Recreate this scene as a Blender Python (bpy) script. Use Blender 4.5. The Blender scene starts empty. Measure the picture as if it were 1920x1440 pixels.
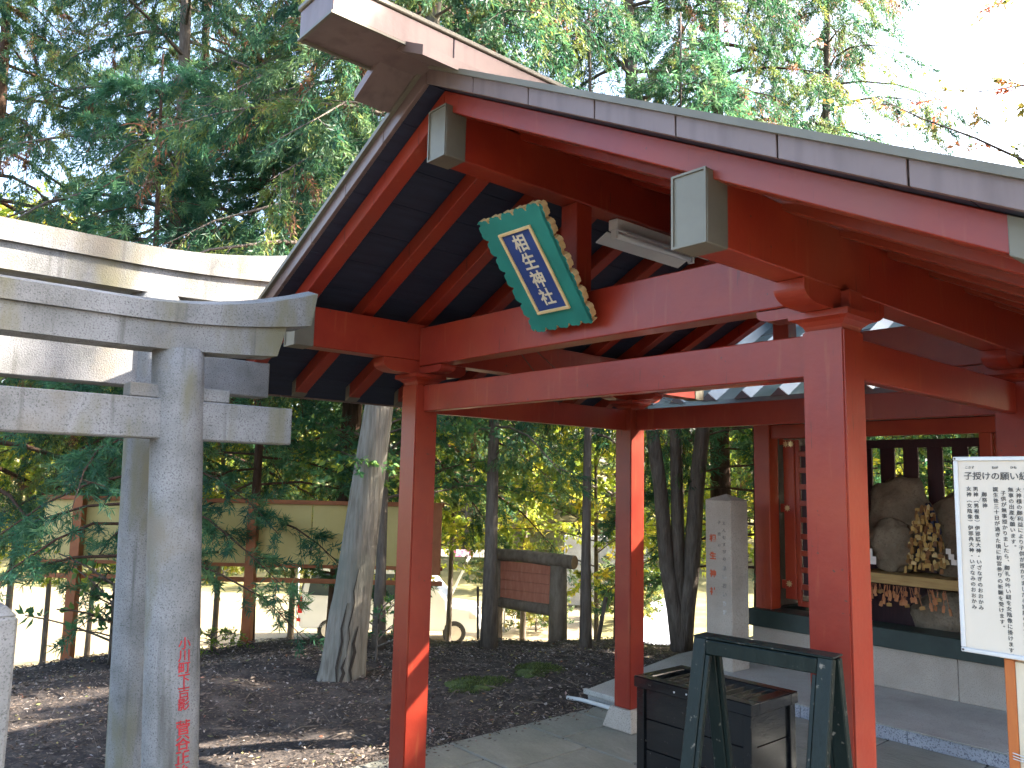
import bpy, bmesh, math, random
import numpy as np
from mathutils import Vector, Matrix

random.seed(7)
RNG = np.random.default_rng(11)
scene = bpy.context.scene
col = scene.collection

# ------------------------------------------------------------------ camera
CAM = Vector((3.8639, -2.6677, 1.7038))
RIGHT = Vector((0.66042, 0.75060, 0.02124))
UP = Vector((0.07667, -0.09555, 0.99247))
FWD = Vector((-0.74697, 0.65382, 0.12065))
cd = bpy.data.cameras.new("camera")
cam = bpy.data.objects.new("camera", cd)
col.objects.link(cam)
cam.matrix_world = Matrix(((RIGHT.x, UP.x, -FWD.x, CAM.x), (RIGHT.y, UP.y, -FWD.y, CAM.y),
                           (RIGHT.z, UP.z, -FWD.z, CAM.z), (0, 0, 0, 1)))
cd.sensor_fit = 'HORIZONTAL'
cd.sensor_width = 36.0
cd.lens = 1500.4 / 1920 * 36.0
cd.clip_start = 0.05
cd.clip_end = 2000
scene.camera = cam

# ------------------------------------------------------------------ sky, sun, exposure
SUN_AZ = math.radians(60)      # from +x towards +y
SUN_EL = math.radians(36)
world = bpy.data.worlds.new("World")
scene.world = world
world.use_nodes = True
wn = world.node_tree.nodes
wl = world.node_tree.links
bg = wn["Background"]
sky = wn.new("ShaderNodeTexSky")
sky.sky_type = 'NISHITA'
sky.sun_disc = False
sky.sun_elevation = SUN_EL
sky.sun_rotation = math.radians(90) - SUN_AZ
sky.air_density = 1.0
sky.dust_density = 4.0
sky.ozone_density = 0.8
wl.new(sky.outputs[0], bg.inputs[0])
bg.inputs[1].default_value = 0.15
sl = bpy.data.lights.new("sun", 'SUN')
sl.energy = 5.0
sl.angle = math.radians(0.53)
sl.color = (1.0, 0.93, 0.82)
sun = bpy.data.objects.new("sun", sl)
col.objects.link(sun)
sdir = Vector((math.cos(SUN_AZ) * math.cos(SUN_EL), math.sin(SUN_AZ) * math.cos(SUN_EL), math.sin(SUN_EL)))
sun.rotation_euler = sdir.to_track_quat('Z', 'Y').to_euler()
sun.location = sdir * 60
scene.view_settings.view_transform = 'Standard'
scene.view_settings.look = 'None'
scene.view_settings.gamma = 1.0
scene.view_settings.use_curve_mapping = False
scene.view_settings.exposure = 2.9
scene.cycles.max_bounces = 5
scene.cycles.diffuse_bounces = 2
scene.cycles.glossy_bounces = 2
scene.cycles.adaptive_threshold = 0.03
scene.cycles.transmission_bounces = 4
scene.cycles.use_denoising = True

# ------------------------------------------------------------------ helpers
def pix(px, py, d):
    """point at pixel (px, py) of the 1920x1440 photograph at depth d: used once to survey positions"""
    return CAM + RIGHT * ((px - 960) / 1500.4 * d) + UP * (-(py - 720) / 1500.4 * d) + FWD * d

def tag(o, label=None, cat=None, group=None, kind=None):
    if label: o["label"] = label
    if cat: o["category"] = cat
    if group: o["group"] = group
    if kind: o["kind"] = kind
    return o

def thing(name, label, cat, loc=(0, 0, 0), group=None, rotz=0.0):
    e = bpy.data.objects.new(name, None)
    e.empty_display_size = 0.1
    col.objects.link(e)
    e.location = loc
    e.rotation_euler = (0, 0, rotz)
    return tag(e, label, cat, group)

def attach(o, parent):
    if parent is not None:
        o.parent = parent
        if parent.type == 'EMPTY' and not parent.get("local"):
            o.matrix_parent_inverse = Matrix.Translation(-Vector(parent.location))
    return o

def put(name, mesh, mat, parent=None, loc=None):
    if mat is not None and len(mesh.materials) == 0:
        for m in (mat if isinstance(mat, (list, tuple)) else [mat]):
            mesh.materials.append(m)
    o = bpy.data.objects.new(name, mesh)
    col.objects.link(o)
    attach(o, parent)
    if loc is not None: o.location = loc
    return o

class MB:
    def __init__(self):
        self.v = []; self.f = []
    def add(self, vs, fs):
        n = len(self.v)
        self.v += [tuple(p) for p in vs]
        self.f += [tuple(i + n for i in f) for f in fs]
        return self
    def hexa(self, p):
        return self.add(p, [(0, 3, 2, 1), (4, 5, 6, 7), (0, 1, 5, 4), (1, 2, 6, 5), (2, 3, 7, 6), (3, 0, 4, 7)])
    def box(self, x0, x1, y0, y1, z0, z1):
        return self.hexa([(x0, y0, z0), (x1, y0, z0), (x1, y1, z0), (x0, y1, z0),
                          (x0, y0, z1), (x1, y0, z1), (x1, y1, z1), (x0, y1, z1)])
    def slope(self, u0, u1, v0, v1, a, b, h):
        """box whose floor runs from z=a at u0 to z=b at u1, height h"""
        return self.hexa([(u0, v0, a), (u1, v0, b), (u1, v1, b), (u0, v1, a),
                          (u0, v0, a + h), (u1, v0, b + h), (u1, v1, b + h), (u0, v1, a + h)])
    def frustum(self, cx, cy, z0, z1, a0, b0, a1, b1):
        return self.hexa([(cx - a0, cy - b0, z0), (cx + a0, cy - b0, z0), (cx + a0, cy + b0, z0), (cx - a0, cy + b0, z0),
                          (cx - a1, cy - b1, z1), (cx + a1, cy - b1, z1), (cx + a1, cy + b1, z1), (cx - a1, cy + b1, z1)])
    def bar(self, p, q, w, h, up=(0, 0, 1)):
        p = Vector(p); q = Vector(q); d = (q - p).normalized(); up = Vector(up)
        s = d.cross(up).normalized(); t = s.cross(d).normalized()
        s = s * (w / 2); t = t * (h / 2)
        return self.hexa([p - s - t, p + s - t, q + s - t, q - s - t, p - s + t, p + s + t, q + s + t, q - s + t])
    def tube(self, pts, rad, n=8, caps=True):
        pts = [Vector(p) for p in pts]
        rings = []
        vs = []; fs = []
        prev = None
        for i, p in enumerate(pts):
            d = (pts[min(i + 1, len(pts) - 1)] - pts[max(i - 1, 0)]).normalized()
            if prev is None:
                s = d.orthogonal().normalized()
            else:
                s = (prev - d * prev.dot(d)).normalized()
            prev = s
            t = d.cross(s)
            r = rad[i] if hasattr(rad, '__len__') else rad
            for k in range(n):
                a = 2 * math.pi * k / n
                vs.append(p + s * (math.cos(a) * r) + t * (math.sin(a) * r))
        for i in range(len(pts) - 1):
            for k in range(n):
                k2 = (k + 1) % n
                fs.append((i * n + k, i * n + k2, (i + 1) * n + k2, (i + 1) * n + k))
        if caps:
            fs.append(tuple(range(n - 1, -1, -1)))
            fs.append(tuple((len(pts) - 1) * n + k for k in range(n)))
        return self.add(vs, fs)
    def prism(self, poly, axis, a, b):
        """extrude 2-D outline along axis 'x','y' or 'z' from a to b"""
        def P(p, t):
            if axis == 'x': return (t, p[0], p[1])
            if axis == 'y': return (p[0], t, p[1])
            return (p[0], p[1], t)
        n = len(poly)
        vs = [P(p, a) for p in poly] + [P(p, b) for p in poly]
        fs = [tuple(range(n)), tuple(range(2 * n - 1, n - 1, -1))]
        for k in range(n):
            k2 = (k + 1) % n
            fs.append((k2, k, k + n, k2 + n))
        return self.add(vs, fs)
    def mesh(self, name, bevel=0.0, smooth=False, seg=1):
        me = bpy.data.meshes.new(name)
        me.from_pydata(self.v, [], self.f)
        bm = bmesh.new(); bm.from_mesh(me)
        bmesh.ops.recalc_face_normals(bm, faces=bm.faces)
        if bevel > 0:
            try:
                bmesh.ops.bevel(bm, geom=list(bm.edges), offset=bevel, segments=seg, affect='EDGES', clamp_overlap=True)
            except Exception:
                pass
        bm.to_mesh(me); bm.free()
        if smooth:
            for p in me.polygons: p.use_smooth = True
        me.update()
        return me
    def build(self, name, mat, parent=None, bevel=0.0, smooth=False, seg=1):
        return put(name, self.mesh(name, bevel, smooth, seg), mat, parent)

def ico(center, radii, sub=3, noise=0.0, seed=0, freq=2.0):
    from mathutils import noise as nz
    bm = bmesh.new()
    bmesh.ops.create_icosphere(bm, subdivisions=sub, radius=1.0)
    for v in bm.verts:
        n = nz.noise(v.co * freq + Vector((seed * 3.7, seed, 0))) * noise
        c = v.co * (1 + n)
        v.co = Vector((c.x * radii[0] + center[0], c.y * radii[1] + center[1], c.z * radii[2] + center[2]))
    me = bpy.data.meshes.new("boulder")
    bm.to_mesh(me); bm.free()
    for p in me.polygons: p.use_smooth = True
    return me

# ------------------------------------------------------------------ materials
def mat(name, stops, scale=4.0, rough=0.6, metal=0.0, bump=0.0, bscale=40.0, stretch=(1, 1, 1), speck=None,
        spec=0.5, detail=6.0, coat=0.0, coords='Object', rough_var=0.0, streak=None):
    m = bpy.data.materials.new(name)
    m.use_nodes = True
    nt = m.node_tree; N = nt.nodes; L = nt.links
    b = N["Principled BSDF"]
    b.inputs["Roughness"].default_value = rough
    b.inputs["Metallic"].default_value = metal
    b.inputs["Specular IOR Level"].default_value = spec
    b.inputs["Coat Weight"].default_value = coat
    tc = N.new("ShaderNodeTexCoord")
    mp = N.new("ShaderNodeMapping")
    mp.inputs["Scale"].default_value = stretch
    L.new(tc.outputs[coords], mp.inputs[0])
    no = N.new("ShaderNodeTexNoise")
    no.inputs["Scale"].default_value = scale
    no.inputs["Detail"].default_value = detail
    no.inputs["Roughness"].default_value = 0.6
    L.new(mp.outputs[0], no.inputs["Vector"])
    cr = N.new("ShaderNodeValToRGB")
    els = cr.color_ramp.elements
    while len(els) > 1: els.remove(els[-1])
    els[0].position = stops[0][0]; els[0].color = (*stops[0][1], 1)
    for p, c in stops[1:]:
        e = els.new(p); e.color = (*c, 1)
    L.new(no.outputs["Fac"], cr.inputs[0])
    out = cr.outputs[0]
    def mixin(out, fac, color):
        mx = N.new("ShaderNodeMix"); mx.data_type = 'RGBA'
        L.new(fac, mx.inputs[0]); L.new(out, mx.inputs[6]); mx.inputs[7].default_value = (*color, 1)
        return mx.outputs[2]
    if speck:
        sc, lo, hi, c = speck
        n2 = N.new("ShaderNodeTexNoise"); n2.inputs["Scale"].default_value = sc; n2.inputs["Detail"].default_value = 3
        L.new(tc.outputs[coords], n2.inputs["Vector"])
        mr = N.new("ShaderNodeMapRange"); mr.inputs[1].default_value = lo; mr.inputs[2].default_value = hi
        L.new(n2.outputs["Fac"], mr.inputs[0])
        out = mixin(out, mr.outputs[0], c)
    for (sx, lo, hi, c) in (streak if isinstance(streak, list) else [streak] if streak else []):
        m2 = N.new("ShaderNodeMapping"); m2.inputs["Scale"].default_value = sx
        L.new(tc.outputs[coords], m2.inputs[0])
        n3 = N.new("ShaderNodeTexNoise"); n3.inputs["Scale"].default_value = 1.0; n3.inputs["Detail"].default_value = 4
        L.new(m2.outputs[0], n3.inputs["Vector"])
        mr = N.new("ShaderNodeMapRange"); mr.inputs[1].default_value = lo; mr.inputs[2].default_value = hi
        L.new(n3.outputs["Fac"], mr.inputs[0])
        out = mixin(out, mr.outputs[0], c)
    L.new(out, b.inputs["Base Color"])
    if rough_var:
        mr = N.new("ShaderNodeMapRange")
        mr.inputs[3].default_value = rough - rough_var; mr.inputs[4].default_value = rough + rough_var
        L.new(no.outputs["Fac"], mr.inputs[0]); L.new(mr.outputs[0], b.inputs["Roughness"])
    if bump:
        nb = N.new("ShaderNodeTexNoise"); nb.inputs["Scale"].default_value = bscale; nb.inputs["Detail"].default_value = 5
        L.new(mp.outputs[0], nb.inputs["Vector"])
        bp = N.new("ShaderNodeBump"); bp.inputs["Strength"].default_value = bump; bp.inputs["Distance"].default_value = 0.02
        L.new(nb.outputs["Fac"], bp.inputs["Height"]); L.new(bp.outputs[0], b.inputs["Normal"])
    return m

def leaf_mat(name, stops, trans=0.45, rough=0.5):
    """leaf colour from the per-spray value stored on the mesh; thin leaves let light through"""
    m = bpy.data.materials.new(name); m.use_nodes = True
    nt = m.node_tree; N = nt.nodes; L = nt.links
    b = N["Principled BSDF"]
    b.inputs["Roughness"].default_value = rough
    b.inputs["Specular IOR Level"].default_value = 0.35
    at = N.new("ShaderNodeAttribute"); at.attribute_name = "tint"
    cr = N.new("ShaderNodeValToRGB"); els = cr.color_ramp.elements
    while len(els) > 1: els.remove(els[-1])
    els[0].position = stops[0][0]; els[0].color = (*stops[0][1], 1)
    for p, c in stops[1:]:
        e = els.new(p); e.color = (*c, 1)
    L.new(at.outputs["Fac"], cr.inputs[0])
    L.new(cr.outputs[0], b.inputs["Base Color"])
    tr = N.new("ShaderNodeBsdfTranslucent")
    hs = N.new("ShaderNodeHueSaturation"); hs.inputs["Value"].default_value = 1.7; hs.inputs["Hue"].default_value = 0.48
    L.new(cr.outputs[0], hs.inputs["Color"]); L.new(hs.outputs[0], tr.inputs[0])
    mx = N.new("ShaderNodeMixShader"); mx.inputs[0].default_value = trans
    L.new(b.outputs[0], mx.inputs[1]); L.new(tr.outputs[0], mx.inputs[2])
    L.new(mx.outputs[0], N["Material Output"].inputs[0])
    return m

M = {}
M['red'] = mat("vermilion_paint", [(0.25, (0.165, 0.011, 0.006)), (0.5, (0.225, 0.020, 0.008)), (0.8, (0.28, 0.038, 0.012))], 2.2,
               0.38, bump=0.04, bscale=45, spec=0.42, rough_var=0.10, streak=[((25, 25, 2.5), 0.62, 0.85, (0.30, 0.075, 0.03)), ((1.1, 1.1, 0.7), 0.50, 0.75, (0.20, 0.045, 0.022)), ((60, 60, 5), 0.68, 0.74, (0.10, 0.018, 0.009))],
               speck=(48, 0.72, 0.75, (0.07, 0.03, 0.02)))
M['red2'] = mat("orange_red_paint", [(0.3, (0.24, 0.020, 0.007)), (0.7, (0.33, 0.045, 0.010))], 3.0, 0.45, bump=0.05, bscale=60, rough_var=0.08)
M['board'] = mat("dark_soffit_board", [(0.3, (0.007, 0.010, 0.022)), (0.7, (0.015, 0.021, 0.042))], 3.0, 0.6, bump=0.1, bscale=25, stretch=(12, 1.2, 12))
M['copper'] = mat("aged_copper_sheet", [(0.25, (0.135, 0.088, 0.074)), (0.55, (0.185, 0.126, 0.108)), (0.85, (0.23, 0.17, 0.148))], 1.6, 0.45,
                  metal=0.35, bump=0.18, bscale=6, rough_var=0.1, streak=((14, 14, 2), 0.5, 0.75, (0.12, 0.08, 0.068)))
M['cap'] = mat("copper_end_cap", [(0.3, (0.125, 0.108, 0.078)), (0.7, (0.17, 0.15, 0.108))], 5, 0.5, metal=0.35, bump=0.04, bscale=20)
M['seam'] = mat("copper_seam", [(0.3, (0.07, 0.05, 0.05)), (0.7, (0.1, 0.08, 0.08))], 5, 0.6, metal=0.3)
M['hall_roof'] = mat("blue_grey_roof_metal", [(0.3, (0.09, 0.115, 0.13)), (0.7, (0.15, 0.185, 0.20))], 3, 0.34, metal=0.5, bump=0.05, bscale=10, rough_var=0.1)
M['stone'] = mat("weathered_torii_stone", [(0.30, (0.135, 0.132, 0.125)), (0.43, (0.19, 0.187, 0.18)), (0.55, (0.235, 0.23, 0.225)), (0.75, (0.29, 0.284, 0.28))], 4.0, 0.9, bump=0.22,
                 bscale=140, speck=(160, 0.52, 0.72, (0.09, 0.09, 0.085)), streak=[((6, 6, 1.6), 0.52, 0.68, (0.165, 0.152, 0.10)), ((16, 16, 1.0), 0.60, 0.74, (0.10, 0.095, 0.085)), ((2.2, 2.2, 2.2), 0.58, 0.70, (0.20, 0.175, 0.14))], spec=0.2)
M['granite'] = mat("pink_grey_granite", [(0.3, (0.32, 0.27, 0.22)), (0.7, (0.43, 0.37, 0.31))], 3.0, 0.75, bump=0.1, bscale=120,
                   speck=(150, 0.52, 0.68, (0.19, 0.16, 0.135)), spec=0.3)
M['kerb'] = mat("blue_grey_granite", [(0.3, (0.27, 0.28, 0.31)), (0.7, (0.40, 0.41, 0.44))], 3.0, 0.75, bump=0.15, bscale=120,
                speck=(120, 0.52, 0.62, (0.14, 0.14, 0.17)), spec=0.3)
M['slab'] = mat("worn_concrete_slab", [(0.25, (0.23, 0.215, 0.19)), (0.5, (0.32, 0.305, 0.27)), (0.8, (0.40, 0.385, 0.35))], 3.0, 0.7, bump=0.15, bscale=50,
                speck=(140, 0.56, 0.7, (0.13, 0.125, 0.12)), rough_var=0.15)
M['paver'] = mat("damp_paving_stone", [(0.25, (0.125, 0.122, 0.098)), (0.5, (0.19, 0.184, 0.15)), (0.8, (0.26, 0.25, 0.21))], 2.5, 0.62, bump=0.6, bscale=18,
                 stretch=(1, 2.2, 1), rough_var=0.2)
M['joint'] = mat("paving_joint_mortar", [(0.3, (0.035, 0.034, 0.03)), (0.7, (0.06, 0.058, 0.05))], 8, 0.9)
M['lacquer'] = mat("black_lacquer", [(0.3, (0.005, 0.0055, 0.006)), (0.7, (0.010, 0.011, 0.011))], 4, 0.20, coat=0.1, bump=0.08, bscale=12, stretch=(1, 1, 4),
                   rough_var=0.10, speck=(60, 0.70, 0.76, (0.12, 0.10, 0.08)))
M['lacquer_worn'] = mat("worn_black_green_paint", [(0.3, (0.004, 0.009, 0.008)), (0.6, (0.007, 0.014, 0.012)), (0.85, (0.022, 0.024, 0.019))], 6, 0.42, spec=0.22, coat=0.0, bump=0.15,
                        bscale=30, stretch=(4, 4, 1), rough_var=0.12, speck=(45, 0.66, 0.74, (0.16, 0.14, 0.11)))
M['black_sill'] = mat("black_green_sill", [(0.3, (0.010, 0.020, 0.017)), (0.7, (0.022, 0.038, 0.032))], 6, 0.45, bump=0.1, bscale=20)
M['white_board'] = mat("white_sign_sheet", [(0.3, (0.60, 0.51, 0.40)), (0.7, (0.66, 0.565, 0.455))], 2, 0.55)
M['alu'] = mat("grey_aluminium_frame", [(0.3, (0.55, 0.54, 0.52)), (0.7, (0.64, 0.63, 0.61))], 8, 0.4, metal=0.2)
M['pale_wood'] = mat("pale_sign_wood", [(0.3, (0.50, 0.40, 0.27)), (0.7, (0.62, 0.52, 0.38))], 4, 0.6, stretch=(12, 12, 1.2), bump=0.1)
M['orange_wood'] = mat("orange_post_paint", [(0.3, (0.36, 0.085, 0.015)), (0.7, (0.46, 0.13, 0.02))], 5, 0.5, stretch=(10, 10, 1.5), bump=0.06)
M['shelf_wood'] = mat("honey_shelf_wood", [(0.3, (0.26, 0.15, 0.045)), (0.7, (0.38, 0.24, 0.08))], 5, 0.6, stretch=(1.2, 12, 12), bump=0.1)
M['dark_wood'] = mat("dark_purple_wood", [(0.3, (0.028, 0.008, 0.014)), (0.7, (0.05, 0.014, 0.02))], 4, 0.6, stretch=(10, 10, 1.4), bump=0.1)
M['ema_wood'] = mat("plain_ema_wood", [(0.25, (0.30, 0.16, 0.04)), (0.5, (0.44, 0.26, 0.08)), (0.8, (0.52, 0.36, 0.16))], 9, 0.7, coords='Object')
def per_object(m, stops):
    N = m.node_tree.nodes; L = m.node_tree.links
    oi = N.new("ShaderNodeObjectInfo"); cr = N.new("ShaderNodeValToRGB"); els = cr.color_ramp.elements
    els[0].position = stops[0][0]; els[0].color = (*stops[0][1], 1)
    els[1].position = stops[1][0]; els[1].color = (*stops[1][1], 1)
    for p, c in stops[2:]:
        e = els.new(p); e.color = (*c, 1)
    L.new(oi.outputs["Random"], cr.inputs[0])
    L.new(cr.outputs[0], N["Principled BSDF"].inputs["Base Color"])
per_object(M['ema_wood'], [(0.0, (0.10, 0.035, 0.012)), (1.0, (0.50, 0.36, 0.17)), (0.35, (0.25, 0.12, 0.03)), (0.6, (0.38, 0.22, 0.055)), (0.8, (0.46, 0.30, 0.09))])
M['ema_red'] = mat("red_brown_ema", [(0.3, (0.30, 0.09, 0.03)), (0.7, (0.42, 0.18, 0.07))], 9, 0.7)
M['cord_navy'] = mat("navy_cord", [(0.3, (0.015, 0.018, 0.05)), (0.7, (0.03, 0.035, 0.08))], 9, 0.8)
M['paper'] = mat("white_shide_paper", [(0.3, (0.66, 0.60, 0.55)), (0.7, (0.74, 0.68, 0.62))], 9, 0.8)
M['boulder'] = mat("brown_boulder_stone", [(0.25, (0.10, 0.072, 0.045)), (0.5, (0.19, 0.145, 0.098)), (0.8, (0.27, 0.215, 0.15))], 5, 0.9, bump=0.9, bscale=16,
                   speck=(70, 0.55, 0.7, (0.12, 0.09, 0.06)))
M['gold'] = mat("gilt_fitting", [(0.3, (0.62, 0.45, 0.20)), (0.7, (0.80, 0.66, 0.36))], 12, 0.35, metal=0.7)
M['gold_paint'] = mat("dull_gold_paint", [(0.3, (0.55, 0.36, 0.15)), (0.7, (0.68, 0.48, 0.24))], 10, 0.5, metal=0.15, bump=0.1, bscale=60)
M['pale_gold'] = mat("pale_gilt_characters", [(0.3, (0.50, 0.40, 0.26)), (0.7, (0.62, 0.52, 0.36))], 10, 0.5, metal=0.1)
M['plaque_green'] = mat("plaque_green", [(0.3, (0.008, 0.125, 0.095)), (0.7, (0.014, 0.17, 0.13))], 6, 0.5, bump=0.04)
M['plaque_blue'] = mat("plaque_blue", [(0.3, (0.012, 0.028, 0.115)), (0.7, (0.02, 0.045, 0.16))], 6, 0.5)
M['lamp_white'] = mat("enamel_white", [(0.3, (0.62, 0.61, 0.58)), (0.7, (0.70, 0.69, 0.66))], 6, 0.4)
M['tube'] = mat("lamp_tube_glass", [(0.3, (0.78, 0.78, 0.76)), (0.7, (0.82, 0.82, 0.80))], 6, 0.2)
M['ink'] = mat("black_lettering_ink", [(0.3, (0.05, 0.047, 0.043)), (0.7, (0.08, 0.075, 0.07))], 9, 0.7)
M['red_ink'] = mat("red_carved_lettering", [(0.3, (0.36, 0.015, 0.022)), (0.7, (0.48, 0.035, 0.04))], 9, 0.8)
M['orange_ink'] = mat("orange_carved_lettering", [(0.3, (0.36, 0.05, 0.015)), (0.7, (0.48, 0.085, 0.025))], 9, 0.8)
M['dark_ink'] = mat("worn_carved_lettering", [(0.3, (0.08, 0.07, 0.06)), (0.7, (0.16, 0.14, 0.13))], 9, 0.85)
M['pale_ink'] = mat("pale_carved_lettering", [(0.3, (0.12, 0.10, 0.09)), (0.46, (0.18, 0.16, 0.14)), (0.56, (0.60, 0.58, 0.55))], 5, 0.85)
M['mulch'] = None
M['bark_pale'] = mat("pale_grey_bark", [(0.25, (0.105, 0.088, 0.068)), (0.5, (0.19, 0.168, 0.135)), (0.8, (0.26, 0.235, 0.195))], 7, 0.95, bump=0.8, bscale=9,
                     stretch=(5, 5, 0.5), spec=0.15, streak=((3, 3, 1.6), 0.52, 0.7, (0.15, 0.145, 0.115)))
M['bark'] = mat("grey_brown_bark", [(0.25, (0.075, 0.058, 0.045)), (0.6, (0.16, 0.13, 0.105)), (0.85, (0.22, 0.19, 0.16))], 6, 0.95, bump=0.9, bscale=12,
                stretch=(4, 4, 0.7), spec=0.15)
M['bark_red'] = mat("red_brown_bark", [(0.25, (0.05, 0.032, 0.022)), (0.7, (0.12, 0.07, 0.048))], 6, 0.95, bump=0.9, bscale=12, stretch=(4, 4, 0.6), spec=0.15)
M['crack'] = mat("rotten_wood_hole_shade", [(0.3, (0.02, 0.014, 0.010)), (0.7, (0.05, 0.036, 0.025))], 9, 0.95)  # also colours the disc that paints the rail hole's shade
M['log'] = mat("rustic_log_wood", [(0.25, (0.12, 0.085, 0.055)), (0.6, (0.24, 0.18, 0.125)), (0.85, (0.32, 0.26, 0.19))], 5, 0.9, bump=0.5, bscale=14, stretch=(3, 3, 1))
M['sign_board'] = mat("brown_painted_board", [(0.25, (0.42, 0.13, 0.07)), (0.6, (0.52, 0.19, 0.11)), (0.85, (0.58, 0.30, 0.20))], 4, 0.7, stretch=(6, 6, 1.5), bump=0.1)
M['log_end'] = mat("sawn_log_end", [(0.3, (0.36, 0.20, 0.10)), (0.7, (0.48, 0.30, 0.16))], 9, 0.8)
M['panel_beige'] = mat("beige_panel_back", [(0.3, (0.52, 0.38, 0.12)), (0.7, (0.60, 0.46, 0.17))], 2, 0.6)
M['rust_post'] = mat("orange_rusty_steel", [(0.3, (0.27, 0.075, 0.02)), (0.7, (0.38, 0.12, 0.035))], 6, 0.6, bump=0.1)
M['van_white'] = mat("white_car_paint", [(0.3, (0.72, 0.73, 0.75)), (0.7, (0.78, 0.79, 0.80))], 2, 0.25, coat=0.5)
M['glass'] = mat("dark_car_glass", [(0.3, (0.03, 0.045, 0.055)), (0.7, (0.05, 0.07, 0.08))], 2, 0.06, spec=0.8)
M['tyre'] = mat("black_tyre_rubber", [(0.3, (0.015, 0.015, 0.015)), (0.7, (0.03, 0.03, 0.03))], 8, 0.8)
M['rim'] = mat("silver_wheel_rim", [(0.3, (0.5, 0.5, 0.5)), (0.7, (0.62, 0.62, 0.62))], 8, 0.3, metal=0.7)
M['tail'] = mat("red_lamp_lens", [(0.3, (0.5, 0.01, 0.01)), (0.7, (0.65, 0.02, 0.015))], 8, 0.2, coat=0.5)
M['engine'] = mat("dark_engine_bay", [(0.35, (0.01, 0.01, 0.01)), (0.5, (0.06, 0.06, 0.06)), (0.65, (0.3, 0.3, 0.3))], 14, 0.5)
M['pink'] = mat("pink_banner_cloth", [(0.45, (0.74, 0.70, 0.70)), (0.55, (0.65, 0.10, 0.28))], 3, 0.8)
M['pipe'] = mat("grey_plastic_pipe", [(0.3, (0.42, 0.42, 0.40)), (0.7, (0.5, 0.5, 0.48))], 8, 0.5)
M['moss'] = leaf_mat("moss_green", [(0.0, (0.035, 0.05, 0.012)), (0.5, (0.07, 0.10, 0.02)), (1.0, (0.12, 0.15, 0.03))], 0.2)
M['litter'] = leaf_mat("dry_leaf_litter", [(0.0, (0.035, 0.026, 0.020)), (0.35, (0.085, 0.062, 0.045)), (0.65, (0.17, 0.13, 0.105)), (0.84, (0.23, 0.19, 0.155)),
                                         (0.93, (0.31, 0.28, 0.26)), (0.95, (0.22, 0.08, 0.045)), (0.98, (0.14, 0.16, 0.06)), (1.0, (0.34, 0.25, 0.09))], 0.12, 0.7)
M['cedar'] = leaf_mat("cedar_foliage", [(0.0, (0.018, 0.062, 0.038)), (0.35, (0.040, 0.105, 0.050)), (0.65, (0.085, 0.150, 0.048)), (0.84, (0.17, 0.20, 0.04)),
                                        (0.88, (0.11, 0.07, 0.04)), (0.96, (0.16, 0.09, 0.05)), (1.0, (0.24, 0.11, 0.05))], 0.48)
M['strap'] = leaf_mat("long_leaf_evergreen", [(0.0, (0.028, 0.09, 0.058)), (0.5, (0.055, 0.15, 0.078)), (0.85, (0.11, 0.21, 0.08)), (1.0, (0.26, 0.31, 0.07))], 0.5)
M['broad'] = leaf_mat("broad_leaf_green", [(0.0, (0.035, 0.11, 0.055)), (0.5, (0.08, 0.18, 0.055)), (0.8, (0.19, 0.27, 0.045)), (1.0, (0.40, 0.38, 0.045))], 0.55)
M['sunny'] = leaf_mat("yellow_green_leaf", [(0.0, (0.09, 0.16, 0.025)), (0.4, (0.18, 0.25, 0.03)), (0.75, (0.36, 0.36, 0.04)), (1.0, (0.52, 0.40, 0.04))], 0.55)
M['far'] = leaf_mat("far_tree_foliage", [(0.0, (0.04, 0.075, 0.03)), (0.4, (0.09, 0.13, 0.035)), (0.7, (0.19, 0.19, 0.04)), (1.0, (0.32, 0.23, 0.05))], 0.4)
M['autumn'] = leaf_mat("autumn_foliage", [(0.0, (0.10, 0.12, 0.03)), (0.4, (0.22, 0.20, 0.04)), (0.7, (0.36, 0.20, 0.05)), (1.0, (0.36, 0.11, 0.05))], 0.5)
M['dry'] = leaf_mat("dry_grass", [(0.0, (0.12, 0.10, 0.04)), (0.5, (0.22, 0.18, 0.07)), (1.0, (0.34, 0.27, 0.11))], 0.4)
M['fern'] = leaf_mat("fresh_fern_green", [(0.0, (0.06, 0.14, 0.02)), (0.5, (0.12, 0.22, 0.025)), (1.0, (0.24, 0.30, 0.03))], 0.5)

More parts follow.
